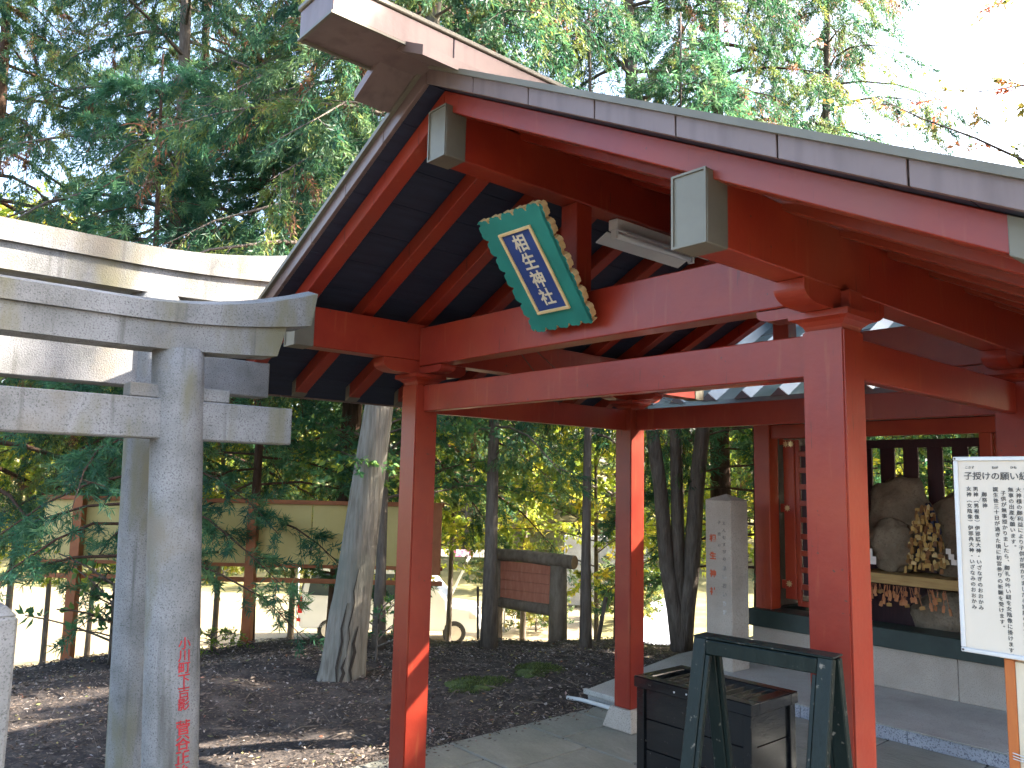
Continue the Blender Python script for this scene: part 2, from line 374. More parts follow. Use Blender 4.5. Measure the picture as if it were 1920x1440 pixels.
def ground_mat():
    m = mat("forest_floor_soil", [(0.25, (0.022, 0.018, 0.016)), (0.5, (0.05, 0.041, 0.037)), (0.8, (0.105, 0.088, 0.078))], 5.0, 0.95, bump=1.0, bscale=28,
            speck=(38, 0.56, 0.66, (0.12, 0.09, 0.07)), spec=0.15, detail=10)
    nt = m.node_tree; N = nt.nodes; L = nt.links
    b = N["Principled BSDF"]
    src = b.inputs["Base Color"].links[0].from_socket
    # beyond the wooded mound the ground is short dry turf
    tc = N.new("ShaderNodeTexCoord"); mp = N.new("ShaderNodeMapping")
    L.new(tc.outputs["Object"], mp.inputs[0])
    dp = N.new("ShaderNodeVectorMath"); dp.operation = 'DOT_PRODUCT'
    dp.inputs[1].default_value = (-0.7525, 0.6586, 0)
    L.new(mp.outputs[0], dp.inputs[0])
    no = N.new("ShaderNodeTexNoise"); no.inputs["Scale"].default_value = 0.5
    L.new(tc.outputs["Object"], no.inputs["Vector"])
    ad = N.new("ShaderNodeMath"); ad.operation = 'MULTIPLY_ADD'; ad.inputs[1].default_value = 3.0
    L.new(no.outputs["Fac"], ad.inputs[0]); L.new(dp.outputs["Value"], ad.inputs[2])
    mr = N.new("ShaderNodeMapRange"); mr.inputs[1].default_value = 6.2; mr.inputs[2].default_value = 8.8
    L.new(ad.outputs[0], mr.inputs[0])
    n2 = N.new("ShaderNodeTexNoise"); n2.inputs["Scale"].default_value = 1.5; n2.inputs["Detail"].default_value = 8
    L.new(tc.outputs["Object"], n2.inputs["Vector"])
    cr = N.new("ShaderNodeValToRGB")
    cr.color_ramp.elements[0].position = 0.3; cr.color_ramp.elements[0].color = (0.13, 0.12, 0.045, 1)
    cr.color_ramp.elements[1].position = 0.7; cr.color_ramp.elements[1].color = (0.27, 0.23, 0.10, 1)
    L.new(n2.outputs["Fac"], cr.inputs[0])
    mx = N.new("ShaderNodeMix"); mx.data_type = 'RGBA'
    L.new(mr.outputs[0], mx.inputs[0]); L.new(src, mx.inputs[6]); L.new(cr.outputs[0], mx.inputs[7])
    L.new(mx.outputs[2], b.inputs["Base Color"])
    return m
M['mulch'] = ground_mat()
M['gravel'] = mat("pale_gravel_lot", [(0.3, (0.20, 0.155, 0.08)), (0.7, (0.27, 0.215, 0.12))], 1.5, 0.9, bump=0.5, bscale=60, speck=(30, 0.55, 0.7, (0.14, 0.11, 0.07)))
M['asphalt'] = mat("pale_grey_path", [(0.3, (0.26, 0.27, 0.30)), (0.7, (0.34, 0.35, 0.38))], 1.5, 0.85, bump=0.2, bscale=60)

# ------------------------------------------------------------------ lettering
def text_verts(body, size, extrude=0.0006, bold=0.0, line=1.0, space=1.0):
    c = bpy.data.curves.new("t", 'FONT')
    c.body = body; c.size = size; c.extrude = extrude; c.offset = bold
    c.space_line = line; c.space_character = space; c.resolution_u = 2
    o = bpy.data.objects.new("t", c); col.objects.link(o)
    dg = bpy.context.evaluated_depsgraph_get()
    me = bpy.data.meshes.new_from_object(o.evaluated_get(dg))
    bpy.data.objects.remove(o); bpy.data.curves.remove(c)
    return me

def lettering(name, body, size, origin, xdir, ydir, mat_, parent, bold=0.0, line=1.0, space=1.0, fn=None):
    """flat lettering laid on a surface: origin = left end of first baseline"""
    me = text_verts(body, size, bold=bold, line=line, space=space)
    o = Vector(origin); X = Vector(xdir).normalized(); Y = Vector(ydir).normalized(); Z = X.cross(Y)
    for v in me.vertices:
        p = v.co.copy()
        v.co = fn(p) if fn else o + X * p.x + Y * p.y + Z * p.z
    me.materials.clear()
    return put(name, me, mat_, parent)

def characters(chars, size, pitch, origin, xdir, ydir, mat_, parent, bold=0.0, fn=None):
    for k, ch in enumerate(chars):
        if ch == " ": continue
        o = Vector(origin) - Vector(ydir).normalized() * (pitch * k)
        f = (lambda p, k=k: fn(Vector((p.x, p.y - pitch * k, p.z)))) if fn else None
        lettering("character", ch, size, o, xdir, ydir, mat_, parent, bold=bold, fn=f)

# ------------------------------------------------------------------ terrain
FH = Vector((-0.7525, 0.6586, 0)); RH = Vector((0.6586, 0.7525, 0))
def sm(a, b, x):
    t = min(1, max(0, (x - a) / (b - a)))
    return t * t * (3 - 2 * t)
def ground_z(u, v):
    d = Vector((u - CAM.x, v - CAM.y, 0))
    s = d.dot(FH); l = d.dot(RH)
    ratio = l / max(s, 1.0)
    s0 = min(8.6, max(6.3, 8.6 + (ratio + 0.2) * 5.0))
    z = -0.28 * sm(s0 - 0.6, s0 + 1.8, s) - 2.62 * sm(s0 + 1.6, s0 + 6.8, s)
    z += 4.0 * sm(36, 48, s) * (1 - sm(0.05, 0.3, ratio) * 0.3) + 2.5 * sm(48, 80, s)
    if s < 11:   # hummocks on the mulch, flat where it meets paving
        w = sm(-0.55, -1.5, u) if u < -0.5 else 0
        w = (1 if u < -1.5 else (0.5 + u / -2 - 0.25) if u < -0.5 else 0)
        z += max(0, w) * 0.045 * (math.sin(u * 1.7 + 0.6) * math.cos(v * 1.3) + 0.5 * math.sin(u * 3.9 + v * 2.7))
    if u > -0.6 or s < 0: z = min(z, -0.02) if u > -0.6 and s < 9 else z
    return z - 0.012

def axis(fine0, fine1, step, far0, far1):
    a = list(np.arange(fine0, fine1 + 1e-6, step))
    d = step; x = fine0
    lo = []
    while x > far0:
        d *= 1.25; x -= d; lo.append(x)
    hi = []; d = step; x = fine1
    while x < far1:
        d *= 1.25; x += d; hi.append(x)
    return lo[::-1] + a + hi
xs = axis(-16, 5, 0.3, -400, 400)
ys = axis(-5, 16, 0.3, -400, 400)
gv = [(x, y, ground_z(x, y)) for y in ys for x in xs]
nx = len(xs)
gf = [(j * nx + i, j * nx + i + 1, (j + 1) * nx + i + 1, (j + 1) * nx + i) for j in range(len(ys) - 1) for i in range(nx - 1)]
gm = bpy.data.meshes.new("ground")
gm.from_pydata(gv, [], gf)
for p in gm.polygons: p.use_smooth = True
tag(put("ground", gm, M['mulch']), "dark leaf-strewn earth mound sloping down to the lot", kind="structure")

def sheet(name, pts, z, mat_, label):
    mb = MB(); n = len(pts)
    mb.add([(p[0], p[1], z) for p in pts] + [(p[0], p[1], z - 0.15) for p in pts],
           [tuple(range(n)), tuple(range(2 * n - 1, n - 1, -1))] + [((k + 1) % n, k, k + n, (k + 1) % n + n) for k in range(n)])
    o = mb.build(name, mat_)
    return tag(o, label, kind="structure")
def sl_pt(s, l):
    p = CAM + FH * s + RH * l
    return (p.x, p.y)
sheet("parking_lot", [sl_pt(15.0, -14), sl_pt(15.2, 0.8), sl_pt(20, 2.4), sl_pt(31, 3.0), sl_pt(33, -26), sl_pt(18, -26)], -2.84, M['gravel'], "bright pale gravel parking lot below the mound")
sheet("path", [sl_pt(15.2, 1.2), sl_pt(16.5, 4.4), sl_pt(24, 5.2), sl_pt(33, 6.5), sl_pt(33, 4.8), sl_pt(20.2, 2.6)], -2.835, M['asphalt'], "pale grey path beyond the three-stemmed tree")

# ------------------------------------------------------------------ pavilion
W, D = 2.521, 1.881
UC = W / 2
A = 0.075
S = 0.505
Z_R, Z_B, Z_T = 3.24, 3.33, 3.394
OV = 0.81
EAVE = 0.94
pav = thing("shrine_pavilion", "open dark red timber pavilion with gabled copper roof over the offering box", "pavilion", (UC, D / 2, 0))
pil = []
for (x, y) in ((0, 0), (W, 0), (0, D), (W, D)):
    bz = 0.14 if y > 1 else 0.09
    p = MB().box(x - A, x + A, y - A, y + A, bz, 2.247).build("pillar", M['red'], pav, bevel=0.006, seg=2)
    MB().frustum(x, y, 0.0, bz - 0.0005, 0.135, 0.135, 0.098, 0.098).build("base_stone", M['granite'], p, bevel=0.006)
    # capital block with hollowed sides
    prof = [(0.066, 2.2475), (0.072, 2.262), (0.088, 2.277), (0.108, 2.286), (0.108, 2.308)]
    mb = MB()
    ring = []
    for r, z in prof: ring.append([(x - r, y - r, z), (x + r, y - r, z), (x + r, y + r, z), (x - r, y + r, z)])
    vs = [q for r in ring for q in r]; fs = [(3, 2, 1, 0), tuple(len(vs) - 4 + k for k in range(4))]
    for i in range(len(ring) - 1):
        for k in range(4): fs.append((i * 4 + k, i * 4 + (k + 1) % 4, (i + 1) * 4 + (k + 1) % 4, (i + 1) * 4 + k))
    mb.add(vs, fs).build("capital", M['red'], p)
    # boat-shaped bracket arms, one under the purlin and one under the cross beam
    def arm(L, z0, z1, curve):
        pts = [(-L, z1), (-L, z1 - 0.03)]
        for k in range(1, 8):
            t = k / 8 * math.pi / 2
            pts.append((-L + curve * (1 - math.cos(t)), z1 - 0.03 - (z1 - 0.03 - z0) * math.sin(t)))
        pts.append((-L + curve, z0))
        return pts + [(-a, b) for a, b in pts[::-1]]
    MB().prism([(y + a, b) for a, b in arm(0.29, 2.309, 2.383, 0.10)], 'x', x - 0.055, x + 0.055).build("bracket_arm", M['red'], p)
    inn = 1 if x < 1 else -1      # towards the middle of the bay
    cu = [(0.0, 2.349), (0.27, 2.349), (0.27, 2.336)] + [(0.27 - 0.055 * (1 - math.cos(k / 6 * math.pi / 2)), 2.336 - 0.0265 * math.sin(k / 6 * math.pi / 2)) for k in range(1, 7)] + [(0.0, 2.3095)]
    MB().prism([(x + inn * a, b) for a, b in cu], 'y', y - 0.048, y + 0.048).build("bracket_arm", M['red'], p)
    MB().box(min(x - inn * 0.05, x - inn * 0.088), max(x - inn * 0.05, x - inn * 0.088), y - 0.045, y + 0.045, 2.3095, 2.381).build("bracket_nose", M['red'], p, bevel=0.003)
    pil.append(p)
T_ = 0.024
for y in (0, D):
    MB().box(A, W - A, y - 0.028, y + 0.028, 2.093, 2.243).build("tie_beam", M['red'], pav, bevel=0.004)
for x in (0, W):
    MB().box(x - 0.026, x + 0.026, A, D - A, 2.0915, 2.2415).build("tie_beam", M['red'], pav, bevel=0.004)
def end_cap(x, y, z0, z1, w, sgn, parent):
    mb = MB()
    y0, y1 = (y - 0.02, y + 0.085) if sgn < 0 else (y - 0.085, y + 0.02)
    mb.box(x - w, x + w, y0, y1, z0, z1)
    o = mb.build("end_cap", M['cap'], parent, bevel=0.003)
    f = y - 0.0205 if sgn < 0 else y + 0.0205
    r = 0.007
    e = MB()
    for (a, b, c, d) in ((x - w, x + w, z1 - r, z1), (x - w, x + w, z0, z0 + r), (x - w, x - w + r, z0 + r, z1 - r), (x + w - r, x + w, z0 + r, z1 - r)):
        e.box(a, b, min(f, f + sgn * 0.005), max(f, f + sgn * 0.005), c, d)
    return o, e
for x in (0, W):
    k = MB().box(x - 0.056, x + 0.056, -OV + 0.005, D + OV - 0.005, 2.385, 2.598).build("wall_purlin", M['red'], pav, bevel=0.004)
    for y, s in ((-OV, -1), (D + OV, 1)):
        o, e = end_cap(x, y, 2.381, 2.602, 0.0605, s, k)
        e.build("cap_rim", M['cap'], k)
rp = MB().box(UC - 0.056, UC + 0.056, -OV + 0.005, D + OV - 0.005, 3.022, 3.236).build("ridge_purlin", M['red'], pav, bevel=0.004)
for y, s in ((-OV, -1), (D + OV, 1)):
    o, e = end_cap(UC, y, 3.018, 3.24, 0.0605, s, rp)
    e.build("cap_rim", M['cap'], rp)
for y in (0, D):
    ct = 2.575 if y == 0 else 2.604
    MB().box(0.057, W - 0.057, y - 0.055, y + 0.055, 2.353, ct).build("cross_beam", M['red'], pav, bevel=0.005)
    MB().box(UC - 0.053, UC + 0.053, y - 0.052, y + 0.052, ct + 0.001, 3.021).build("strut", M['red'], pav, bevel=0.004)
# rafters
raf_y = [-0.76 + (D + 1.52) / 9 * k for k in range(10)]
def raf_mesh(sgn):
    ua, ub = UC, UC + sgn * (UC + (0.765 if sgn < 0 else 0.815))
    mb = MB().hexa([(ua, -0.039, Z_R), (ub, -0.039, Z_R - S * abs(ub - UC)), (ub, 0.039, Z_R - S * abs(ub - UC)), (ua, 0.039, Z_R),
                    (ua, -0.039, Z_R + 0.088), (ub, -0.039, Z_R + 0.088 - S * abs(ub - UC)), (ub, 0.039, Z_R + 0.088 - S * abs(ub - UC)), (ua, 0.039, Z_R + 0.088)])
    return mb.mesh("rafter", bevel=0.003)
def rcap_mesh(sgn):
    ex = 0.0 if sgn < 0 else 0.05
    ua, ub = UC + sgn * (UC + 0.745 + ex), UC + sgn * (UC + 0.79 + ex)
    za, zb_ = Z_R - S * abs(ua - UC), Z_R - S * abs(ub - UC)
    w = 0.0425
    return MB().hexa([(ua, -w, za - 0.004), (ub, -w, zb_ - 0.004), (ub, w, zb_ - 0.004), (ua, w, za - 0.004),
                      (ua, -w, za + 0.0875), (ub, -w, zb_ + 0.0875), (ub, w, zb_ + 0.0875), (ua, w, za + 0.0875)]).mesh("rafter_cap", bevel=0.002)
for sgn in (-1, 1):
    rm, cm = raf_mesh(sgn), rcap_mesh(sgn)
    for y in raf_y:
        r = put("rafter", rm, M['red'], pav, loc=(0, y, 0))
        c = put("rafter_cap", cm, M['cap'], r)
# soffit planks, copper cover and copper edge panels
V0, V1 = -0.89, D + 0.89
for sgn in (-1, 1):
    L_ = UC + EAVE
    n = 11
    step = (L_ - 0.0) / n
    slope = MB()
    ua, ub = UC + sgn * 0.002, UC + sgn * (L_ + 0.005)
    o = MB().hexa([(ua, V0 + 0.004, Z_B + 0.02), (ub, V0 + 0.004, Z_B + 0.02 - S * abs(ub - UC)), (ub, V1 - 0.004, Z_B + 0.02 - S * abs(ub - UC)), (ua, V1 - 0.004, Z_B + 0.02),
                   (ua, V0 + 0.004, Z_T), (ub, V0 + 0.004, Z_T - S * abs(ub - UC)), (ub, V1 - 0.004, Z_T - S * abs(ub - UC)), (ua, V1 - 0.004, Z_T)]).build("roof_slope", M['copper'], pav)
    pm = MB().hexa([(0, V0 + 0.012, 0), (sgn * (step - 0.004), V0 + 0.012, -S * (step - 0.004)), (sgn * (step - 0.004), V1 - 0.012, -S * (step - 0.004)), (0, V1 - 0.012, 0),
                    (0, V0 + 0.012, 0.018), (sgn * (step - 0.004), V0 + 0.012, 0.018 - S * (step - 0.004)), (sgn * (step - 0.004), V1 - 0.012, 0.018 - S * (step - 0.004)), (0, V1 - 0.012, 0.018)]).mesh("soffit_board")
    for k in range(n):
        d = k * step + 0.004
        put("soffit_board", pm, M['board'], o, loc=(UC + sgn * d, 0, Z_B + 0.001 - S * d))
    # edge panels along both rakes and the eave
    m = 7
    es = (L_ + 0.01) / m
    def rake_panel(v0, v1, g=0.0022):
        d0, d1 = g, es - g
        return MB().hexa([(sgn * d0, v0, -S * d0), (sgn * d1, v0, -S * d1), (sgn * d1, v1, -S * d1), (sgn * d0, v1, -S * d0),
                          (sgn * d0, v0, 0.068 - S * d0), (sgn * d1, v0, 0.068 - S * d1), (sgn * d1, v1, 0.068 - S * d1), (sgn * d0, v1, 0.068 - S * d0)]).mesh("edge_panel", bevel=0.0015)
    for (v0, v1) in ((V0 - 0.006, V0 + 0.014), (V1 - 0.014, V1 + 0.006)):
        me = rake_panel(v0, v1)
        for k in range(m):
            put("edge_panel", me, M['copper'], o, loc=(UC + sgn * k * es, 0, Z_B - 0.004 - S * k * es))
    me = MB().box(-0.016, 0.004, 0.002, (V1 - V0 - 0.03) / 8 - 0.002, 0, 0.066).mesh("edge_panel", bevel=0.0015)
    for k in range(8):
        put("edge_panel", me, M['copper'], o, loc=(UC + sgn * (L_ + 0.012), V0 + 0.015 + k * (V1 - V0 - 0.03) / 8, Z_B - S * (L_ + 0.012) - 0.002))
    # thin drip roll on the top edge
    MB().bar((UC, V0 - 0.008, Z_T + 0.006), (UC + sgn * L_, V0 - 0.008, Z_T + 0.006 - S * L_), 0.036, 0.020).build("edge_roll", M['cap'], o)
# ridge: saddle sheet and ridge box
rb = None
R0, R1 = -1.085, D + 1.085
sad = MB()
hw = 0.25
for sgn in (-1, 1):
    sad.hexa([(UC, R0, 3.402), (UC + sgn * hw, R0, 3.402 - S * hw), (UC + sgn * hw, R1, 3.402 - S * hw), (UC, R1, 3.402),
              (UC, R0, 3.447), (UC + sgn * hw, R0, 3.442 - S * hw), (UC + sgn * hw, R1, 3.442 - S * hw), (UC, R1, 3.447)])
rb = sad.build("ridge_saddle", M['copper'], pav)
y = -1.40; yend = D + 1.40
k = 0
cuts = [-1.40, -0.855, -0.30, 0.25, 0.80, 1.35, 1.90, 2.45, 3.0, yend]
for a, b in zip(cuts[:-1], cuts[1:]):
    MB().box(UC - 0.130, UC + 0.130, a + 0.0015, b - 0.0015, 3.372, 3.482).build("ridge_panel", M['copper'], rb, bevel=0.003)
MB().box(UC - 0.138, UC + 0.138, -1.408, yend + 0.008, 3.484, 3.506).build("ridge_cover", M['cap'], rb, bevel=0.004)
mb = MB()
for sx in (-1, 1):
    mb.box(UC + sx * 0.128 - 0.006, UC + sx * 0.128 + 0.006, -1.404, yend + 0.004, 3.362, 3.3715)
mb.box(UC - 0.122, UC + 0.122, -1.404, -1.392, 3.362, 3.3715)
mb.build("ridge_drip_edge", M['cap'], rb)

# ------------------------------------------------------------------ paving under the pavilion
pv = MB().box(-0.52, 6.6, -4.6, 3.108, -0.09, -0.012).build("pavement", M['joint'])
tag(pv, "grey stone paving under and around the pavilion", kind="structure")
rows = [(-4.6, -3.93), (-3.93, -3.26), (-3.26, -2.6), (-2.6, -1.95), (-1.95, -1.30), (-1.30, -0.65), (-0.65, 0.0), (0.0, 0.66), (0.66, 1.33), (1.33, 1.86), (1.86, 2.45), (2.45, 3.105)]
pc = {}
for r, (a, b) in enumerate(rows):
    x = -0.5 + (0.0 if r % 2 else -0.0)
    first = 0.38 if r % 2 else 0.62
    while x < 6.5:
        w = first if x == -0.5 else random.choice((0.56, 0.62, 0.70))
        w = min(w, 6.58 - x)
        if w < 0.1: break
        key = (round(w, 2), round(b - a, 2))
        if key not in pc:
            pc[key] = MB().box(0.008, w - 0.008, 0.008, b - a - 0.008, -0.05, 0.0).mesh("paver", bevel=0.005)
        q = put("paver", pc[key], M['paver'], pv, loc=(x, a, random.uniform(-0.003, 0.0)))
        x += w
# raised platform: slab with kerb stones, left part reaching further forward
pf = MB()
pf.add([(-0.66, 2.16, -0.05), (0.36, 2.16, -0.05), (0.36, 3.2, -0.05), (4.2, 3.2, -0.05), (4.2, 7.0, -0.05), (-1.25, 7.0, -0.05), (-1.04, 3.8, -0.05),
        (-0.66, 2.16, 0.084), (0.36, 2.16, 0.084), (0.36, 3.2, 0.084), (4.2, 3.2, 0.084), (4.2, 7.0, 0.084), (-1.25, 7.0, 0.084), (-1.04, 3.8, 0.084)],
       [(6, 5, 4, 3, 2, 1, 0), (7, 8, 9, 10, 11, 12, 13)] + [(k, (k + 1) % 7, (k + 1) % 7 + 7, k + 7) for k in range(7)])
pf = pf.build("platform", M['slab'])
tag(pf, "raised concrete slab with granite kerb in front of the shrine hall", kind="structure")
kx = [0.37, 0.62, 1.40, 2.25, 3.1, 4.2]
for a, b in zip(kx[:-1], kx[1:]):
    MB().box(a + 0.002, b - 0.002, 3.112, 3.197, -0.01, 0.082).build("kerb_stone", M['kerb'], pf, bevel=0.003)
MB().box(-0.68, 0.37, 2.125, 2.157, 0.05, 0.090).build("slab_lip", M['slab'], pf, bevel=0.004)
MB().box(0.372, 4.2, 3.095, 3.30, 0.0835, 0.094).build("slab_lip", M['slab'], pf, bevel=0.002)
tag(MB().tube([(-0.75, 2.02, 0.02), (-0.62, 2.05, 0.025), (-0.2, 2.08, 0.02), (-0.1, 2.09, 0.02)], 0.016, 8).build("pipe", M['pipe'], smooth=True),
    "pale grey pipe lying along the slab behind the far pillar", "pipe")

# ------------------------------------------------------------------ plaque, lamp
pb = Vector((UC + 0.03, -0.085, 2.435)); ptop = Vector((UC + 0.03, -0.44, 2.885))
PY = (ptop - pb).normalized(); PX = Vector((1, 0, 0)); PN = PX.cross(PY)
PL = (ptop - pb).length
plq = thing("name_plaque", "green scalloped plaque with gold characters on blue, leaning out from the gable", "plaque", tuple(pb))
def PP(x, y, z): return pb + PX * x + PY * y + PN * z
def scallop():
    pts = []
    wt, wb = 0.205, 0.19
    def edge(p, q, n, amp):
        p = Vector(p); q = Vector(q); d = q - p; nrm = Vector((d.y, -d.x)).normalized()
        out = []
        for k in range(n):
            for t, h in ((0.0, 0.0), (0.07, -1.1), (0.16, -0.9), (0.22, 0.1), (0.4, 0.45), (0.6, 0.3), (0.72, 0.75), (0.9, 0.45), (0.97, -0.2)):
                out.append(p + d * ((k + t) / n) + nrm * (amp * h))
        return out
    c = [(-wb, 0), (wb, 0), (wt, PL), (-wt, PL)]
    pts += edge(c[0], c[1], 5, 0.012) + edge(c[1], c[2], 7, 0.014) + edge(c[2], c[3], 5, 0.014) + edge(c[3], c[0], 7, 0.014)
    return pts
out = scallop(); n = len(out)
mb = MB()
mb.add([PP(p.x, p.y, 0.0) for p in out] + [PP(p.x, p.y, 0.035) for p in out], [tuple(range(n - 1, -1, -1)), tuple(range(n, 2 * n))] + [(k, (k + 1) % n, (k + 1) % n + n, k + n) for k in range(n)])
pbm = mb.mesh("board")
pbm.materials.append(M['gold_paint']); pbm.materials.append(M['plaque_green'])
for p in pbm.polygons:
    if len(p.vertices) > 8: p.material_index = 1
put("board", pbm, None, plq)
fx, fy0, fy1 = 0.105, 0.085, PL - 0.075
mb = MB()
def pbox(mb, x0, x1, y0, y1, z0, z1):
    return mb.hexa([PP(x0, y0, z0), PP(x1, y0, z0), PP(x1, y1, z0), PP(x0, y1, z0), PP(x0, y0, z1), PP(x1, y0, z1), PP(x1, y1, z1), PP(x0, y1, z1)])
for (x0, x1, y0, y1) in ((-fx, fx, fy1 - 0.014, fy1), (-fx, fx, fy0, fy0 + 0.014), (-fx, -fx + 0.014, fy0 + 0.0142, fy1 - 0.0142), (fx - 0.014, fx, fy0 + 0.0142, fy1 - 0.0142)):
    pbox(mb, x0, x1, y0, y1, 0.0352, 0.047)
mb.build("frame", M['gold_paint'], plq, bevel=0.002)
pbox(MB(), -fx + 0.0145, fx - 0.0145, fy0 + 0.0145, fy1 - 0.0145, 0.0352, 0.0385).build("field", M['plaque_blue'], plq)
cs = 0.086
characters("相生神社", cs, 0.0905, PP(-cs * 0.5, fy1 - 0.025 - cs * 0.84, 0.0395), PX, PY, M['pale_gold'], plq, bold=0.0018)
# hanging iron behind
MB().bar((UC, -0.06, 2.74), (UC, -0.22, 2.72), 0.012, 0.012).build("bracket", M['seam'], plq)

lamp = thing("fluorescent_lamp", "white fluorescent batten lamp fixed under the ridge purlin", "lamp", (UC, 0.55, 2.95))
MB().box(UC - 0.03, UC + 0.03, 0.26, 0.92, 2.965, 3.0215).build("housing", M['lamp_white'], lamp, bevel=0.004)
mb = MB()
for sgn in (-1, 1):
    mb.hexa([(UC + sgn * 0.0305, 0.25, 2.955), (UC + sgn * 0.105, 0.25, 2.918), (UC + sgn * 0.105, 0.93, 2.918), (UC + sgn * 0.0305, 0.93, 2.955),
             (UC + sgn * 0.0305, 0.25, 2.961), (UC + sgn * 0.105, 0.25, 2.924), (UC + sgn * 0.105, 0.93, 2.924), (UC + sgn * 0.0305, 0.93, 2.961)])
mb.build("reflector", M['lamp_white'], lamp)
MB().tube([(UC, 0.285, 2.94), (UC, 0.895, 2.94)], 0.0145, 10).build("lamp_tube", M['tube'], lamp, smooth=True)
for y in (0.265, 0.9): MB().box(UC - 0.016, UC + 0.016, y, y + 0.018, 2.922, 2.9645).build("socket", M['lamp_white'], lamp)

# ------------------------------------------------------------------ torii
def torii(label, uc, vc, vp, lean, r0, r1, nuki, nend, kas, ke, k1, k2, k3, hk, hs, hn, flat, sh_end):
    t = thing("stone_torii", label, "torii", (uc, vc, 0), group="stone torii gates")
    zb, zm, zt = kas
    def off(v, k):
        d = max(0, abs(v - vc) - flat)
        return k * d * d
    half = ke - vc
    def loft(name, half_t, half_b, wid, za, ka, zb_, kb, peak=0.0):
        n = 28
        mb = MB(); rings = []
        for i in range(n + 1):
            f = -1 + 2 * i / n
            vt = vc + f * half_t; vb = vc + f * half_b
            zt_ = za + off(vt, ka); zl = zb_ + off(vb, kb)
            rings.append([(uc - wid, vb, zl), (uc + wid, vb, zl), (uc + wid * 1.03, vt, zt_), (uc, vt, zt_ + peak), (uc - wid * 1.03, vt, zt_)])
        vs = [q for r in rings for q in r]; fs = [(0, 1, 2, 3, 4), tuple(n * 5 + k for k in (4, 3, 2, 1, 0))]
        for i in range(n):
            for k in range(5): fs.append((i * 5 + k, i * 5 + (k + 1) % 5, (i + 1) * 5 + (k + 1) % 5, (i + 1) * 5 + k))
        return mb.add(vs, fs).build(name, M['stone'], t)
    loft("top_lintel", half, half - 0.025, hk, zt, k1, zm + 0.0015, k2, 0.03)
    loft("second_lintel", sh_end - vc, sh_end - vc - 0.036, hs, zm, k2, zb, k3)
    MB().box(uc - hn, uc + hn, 2 * vc - nend, nend, nuki[0], nuki[1]).build("tie_beam", M['stone'], t, bevel=0.006)
    for v in (vp, 2 * vc - vp):
        zs = [-0.05 + (zb + 0.06) * i / 12 for i in range(13)]
        p = MB().tube([(uc, v - (lean if v == vp else -lean) * z, z) for z in zs], [r0 + (r1 - r0) * i / 12 for i in range(13)], 36).build("pillar", M['stone'], t, smooth=True)
        for sgn in (-1, 1):
            vz = v - (lean if v == vp else -lean) * nuki[1]
            a, b = vz + sgn * (r1 - 0.02), vz + sgn * (r1 + 0.10)
            MB().box(uc - hn * 0.8, uc + hn * 0.8, min(a, b), max(a, b), nuki[1] + 0.002, nuki[1] + 0.058).build("wedge", M['stone'], t, bevel=0.004)
        if v == vp: front = p
    return t, front
T1, P1 = torii("nearer stone torii with red carved characters down its pillar", 0.44, -2.43, -1.424, 0.05, 0.109, 0.102, (1.845, 2.008), -1.034,
               (2.208, 2.316, 2.392), -0.962, 0.243, 0.125, 0.07, 0.10, 0.078, 0.058, 0.68, -1.096)
T2, P2 = torii("taller stone torii behind the lettered one, its crossbar in sunshine", -0.57, -2.3, -1.268, 0.025, 0.132, 0.122, (2.15, 2.35), -0.704,
               (2.645, 2.775, 2.882), -0.60, 0.125, 0.06, 0.04, 0.12, 0.095, 0.07, 0.75, -0.76)
def on_pillar(sz, ztop):
    def fn(p):
        z = ztop + p.y
        r = 0.109 - 0.007 * z / 2.2 + 0.0022 + p.z
        a = math.radians(6) + (p.x - sz / 2) / 0.104
        return Vector((0.44 + math.cos(a) * r, -1.424 - 0.05 * z + math.sin(a) * r, z))
    return fn
characters("小川町下吉影", 0.050, 0.047, (0, 0, 0), (1, 0, 0), (0, 0, 1), M['red_ink'], P1, bold=0.0005, fn=on_pillar(0.050, 1.018))
characters("菅谷正治", 0.060, 0.057, (0, 0, 0), (1, 0, 0), (0, 0, 1), M['red_ink'], P1, bold=0.0008, fn=on_pillar(0.060, 0.690))

# stone fence post at the left edge of the picture
fp = thing("stone_fence_post", "short square stone post with a rail hole, cut by the frame beside the torii", "post", (0.97, -2.22, 0))
mb = MB().box(0.89, 1.04, -2.30, -2.142, -0.05, 1.27)
mb.build("post", M['stone'], fp, bevel=0.008)
MB().frustum(0.965, -2.221, 1.2705, 1.30, 0.073, 0.077, 0.05, 0.05).build("cap", M['stone'], fp, bevel=0.004)
MB().tube([(1.0405, -2.215, 1.12), (1.044, -2.215, 1.12)], 0.026, 16).build("hole_shade_disc", M['crack'], fp)  # dark disc on the face stands for the shade inside the hole

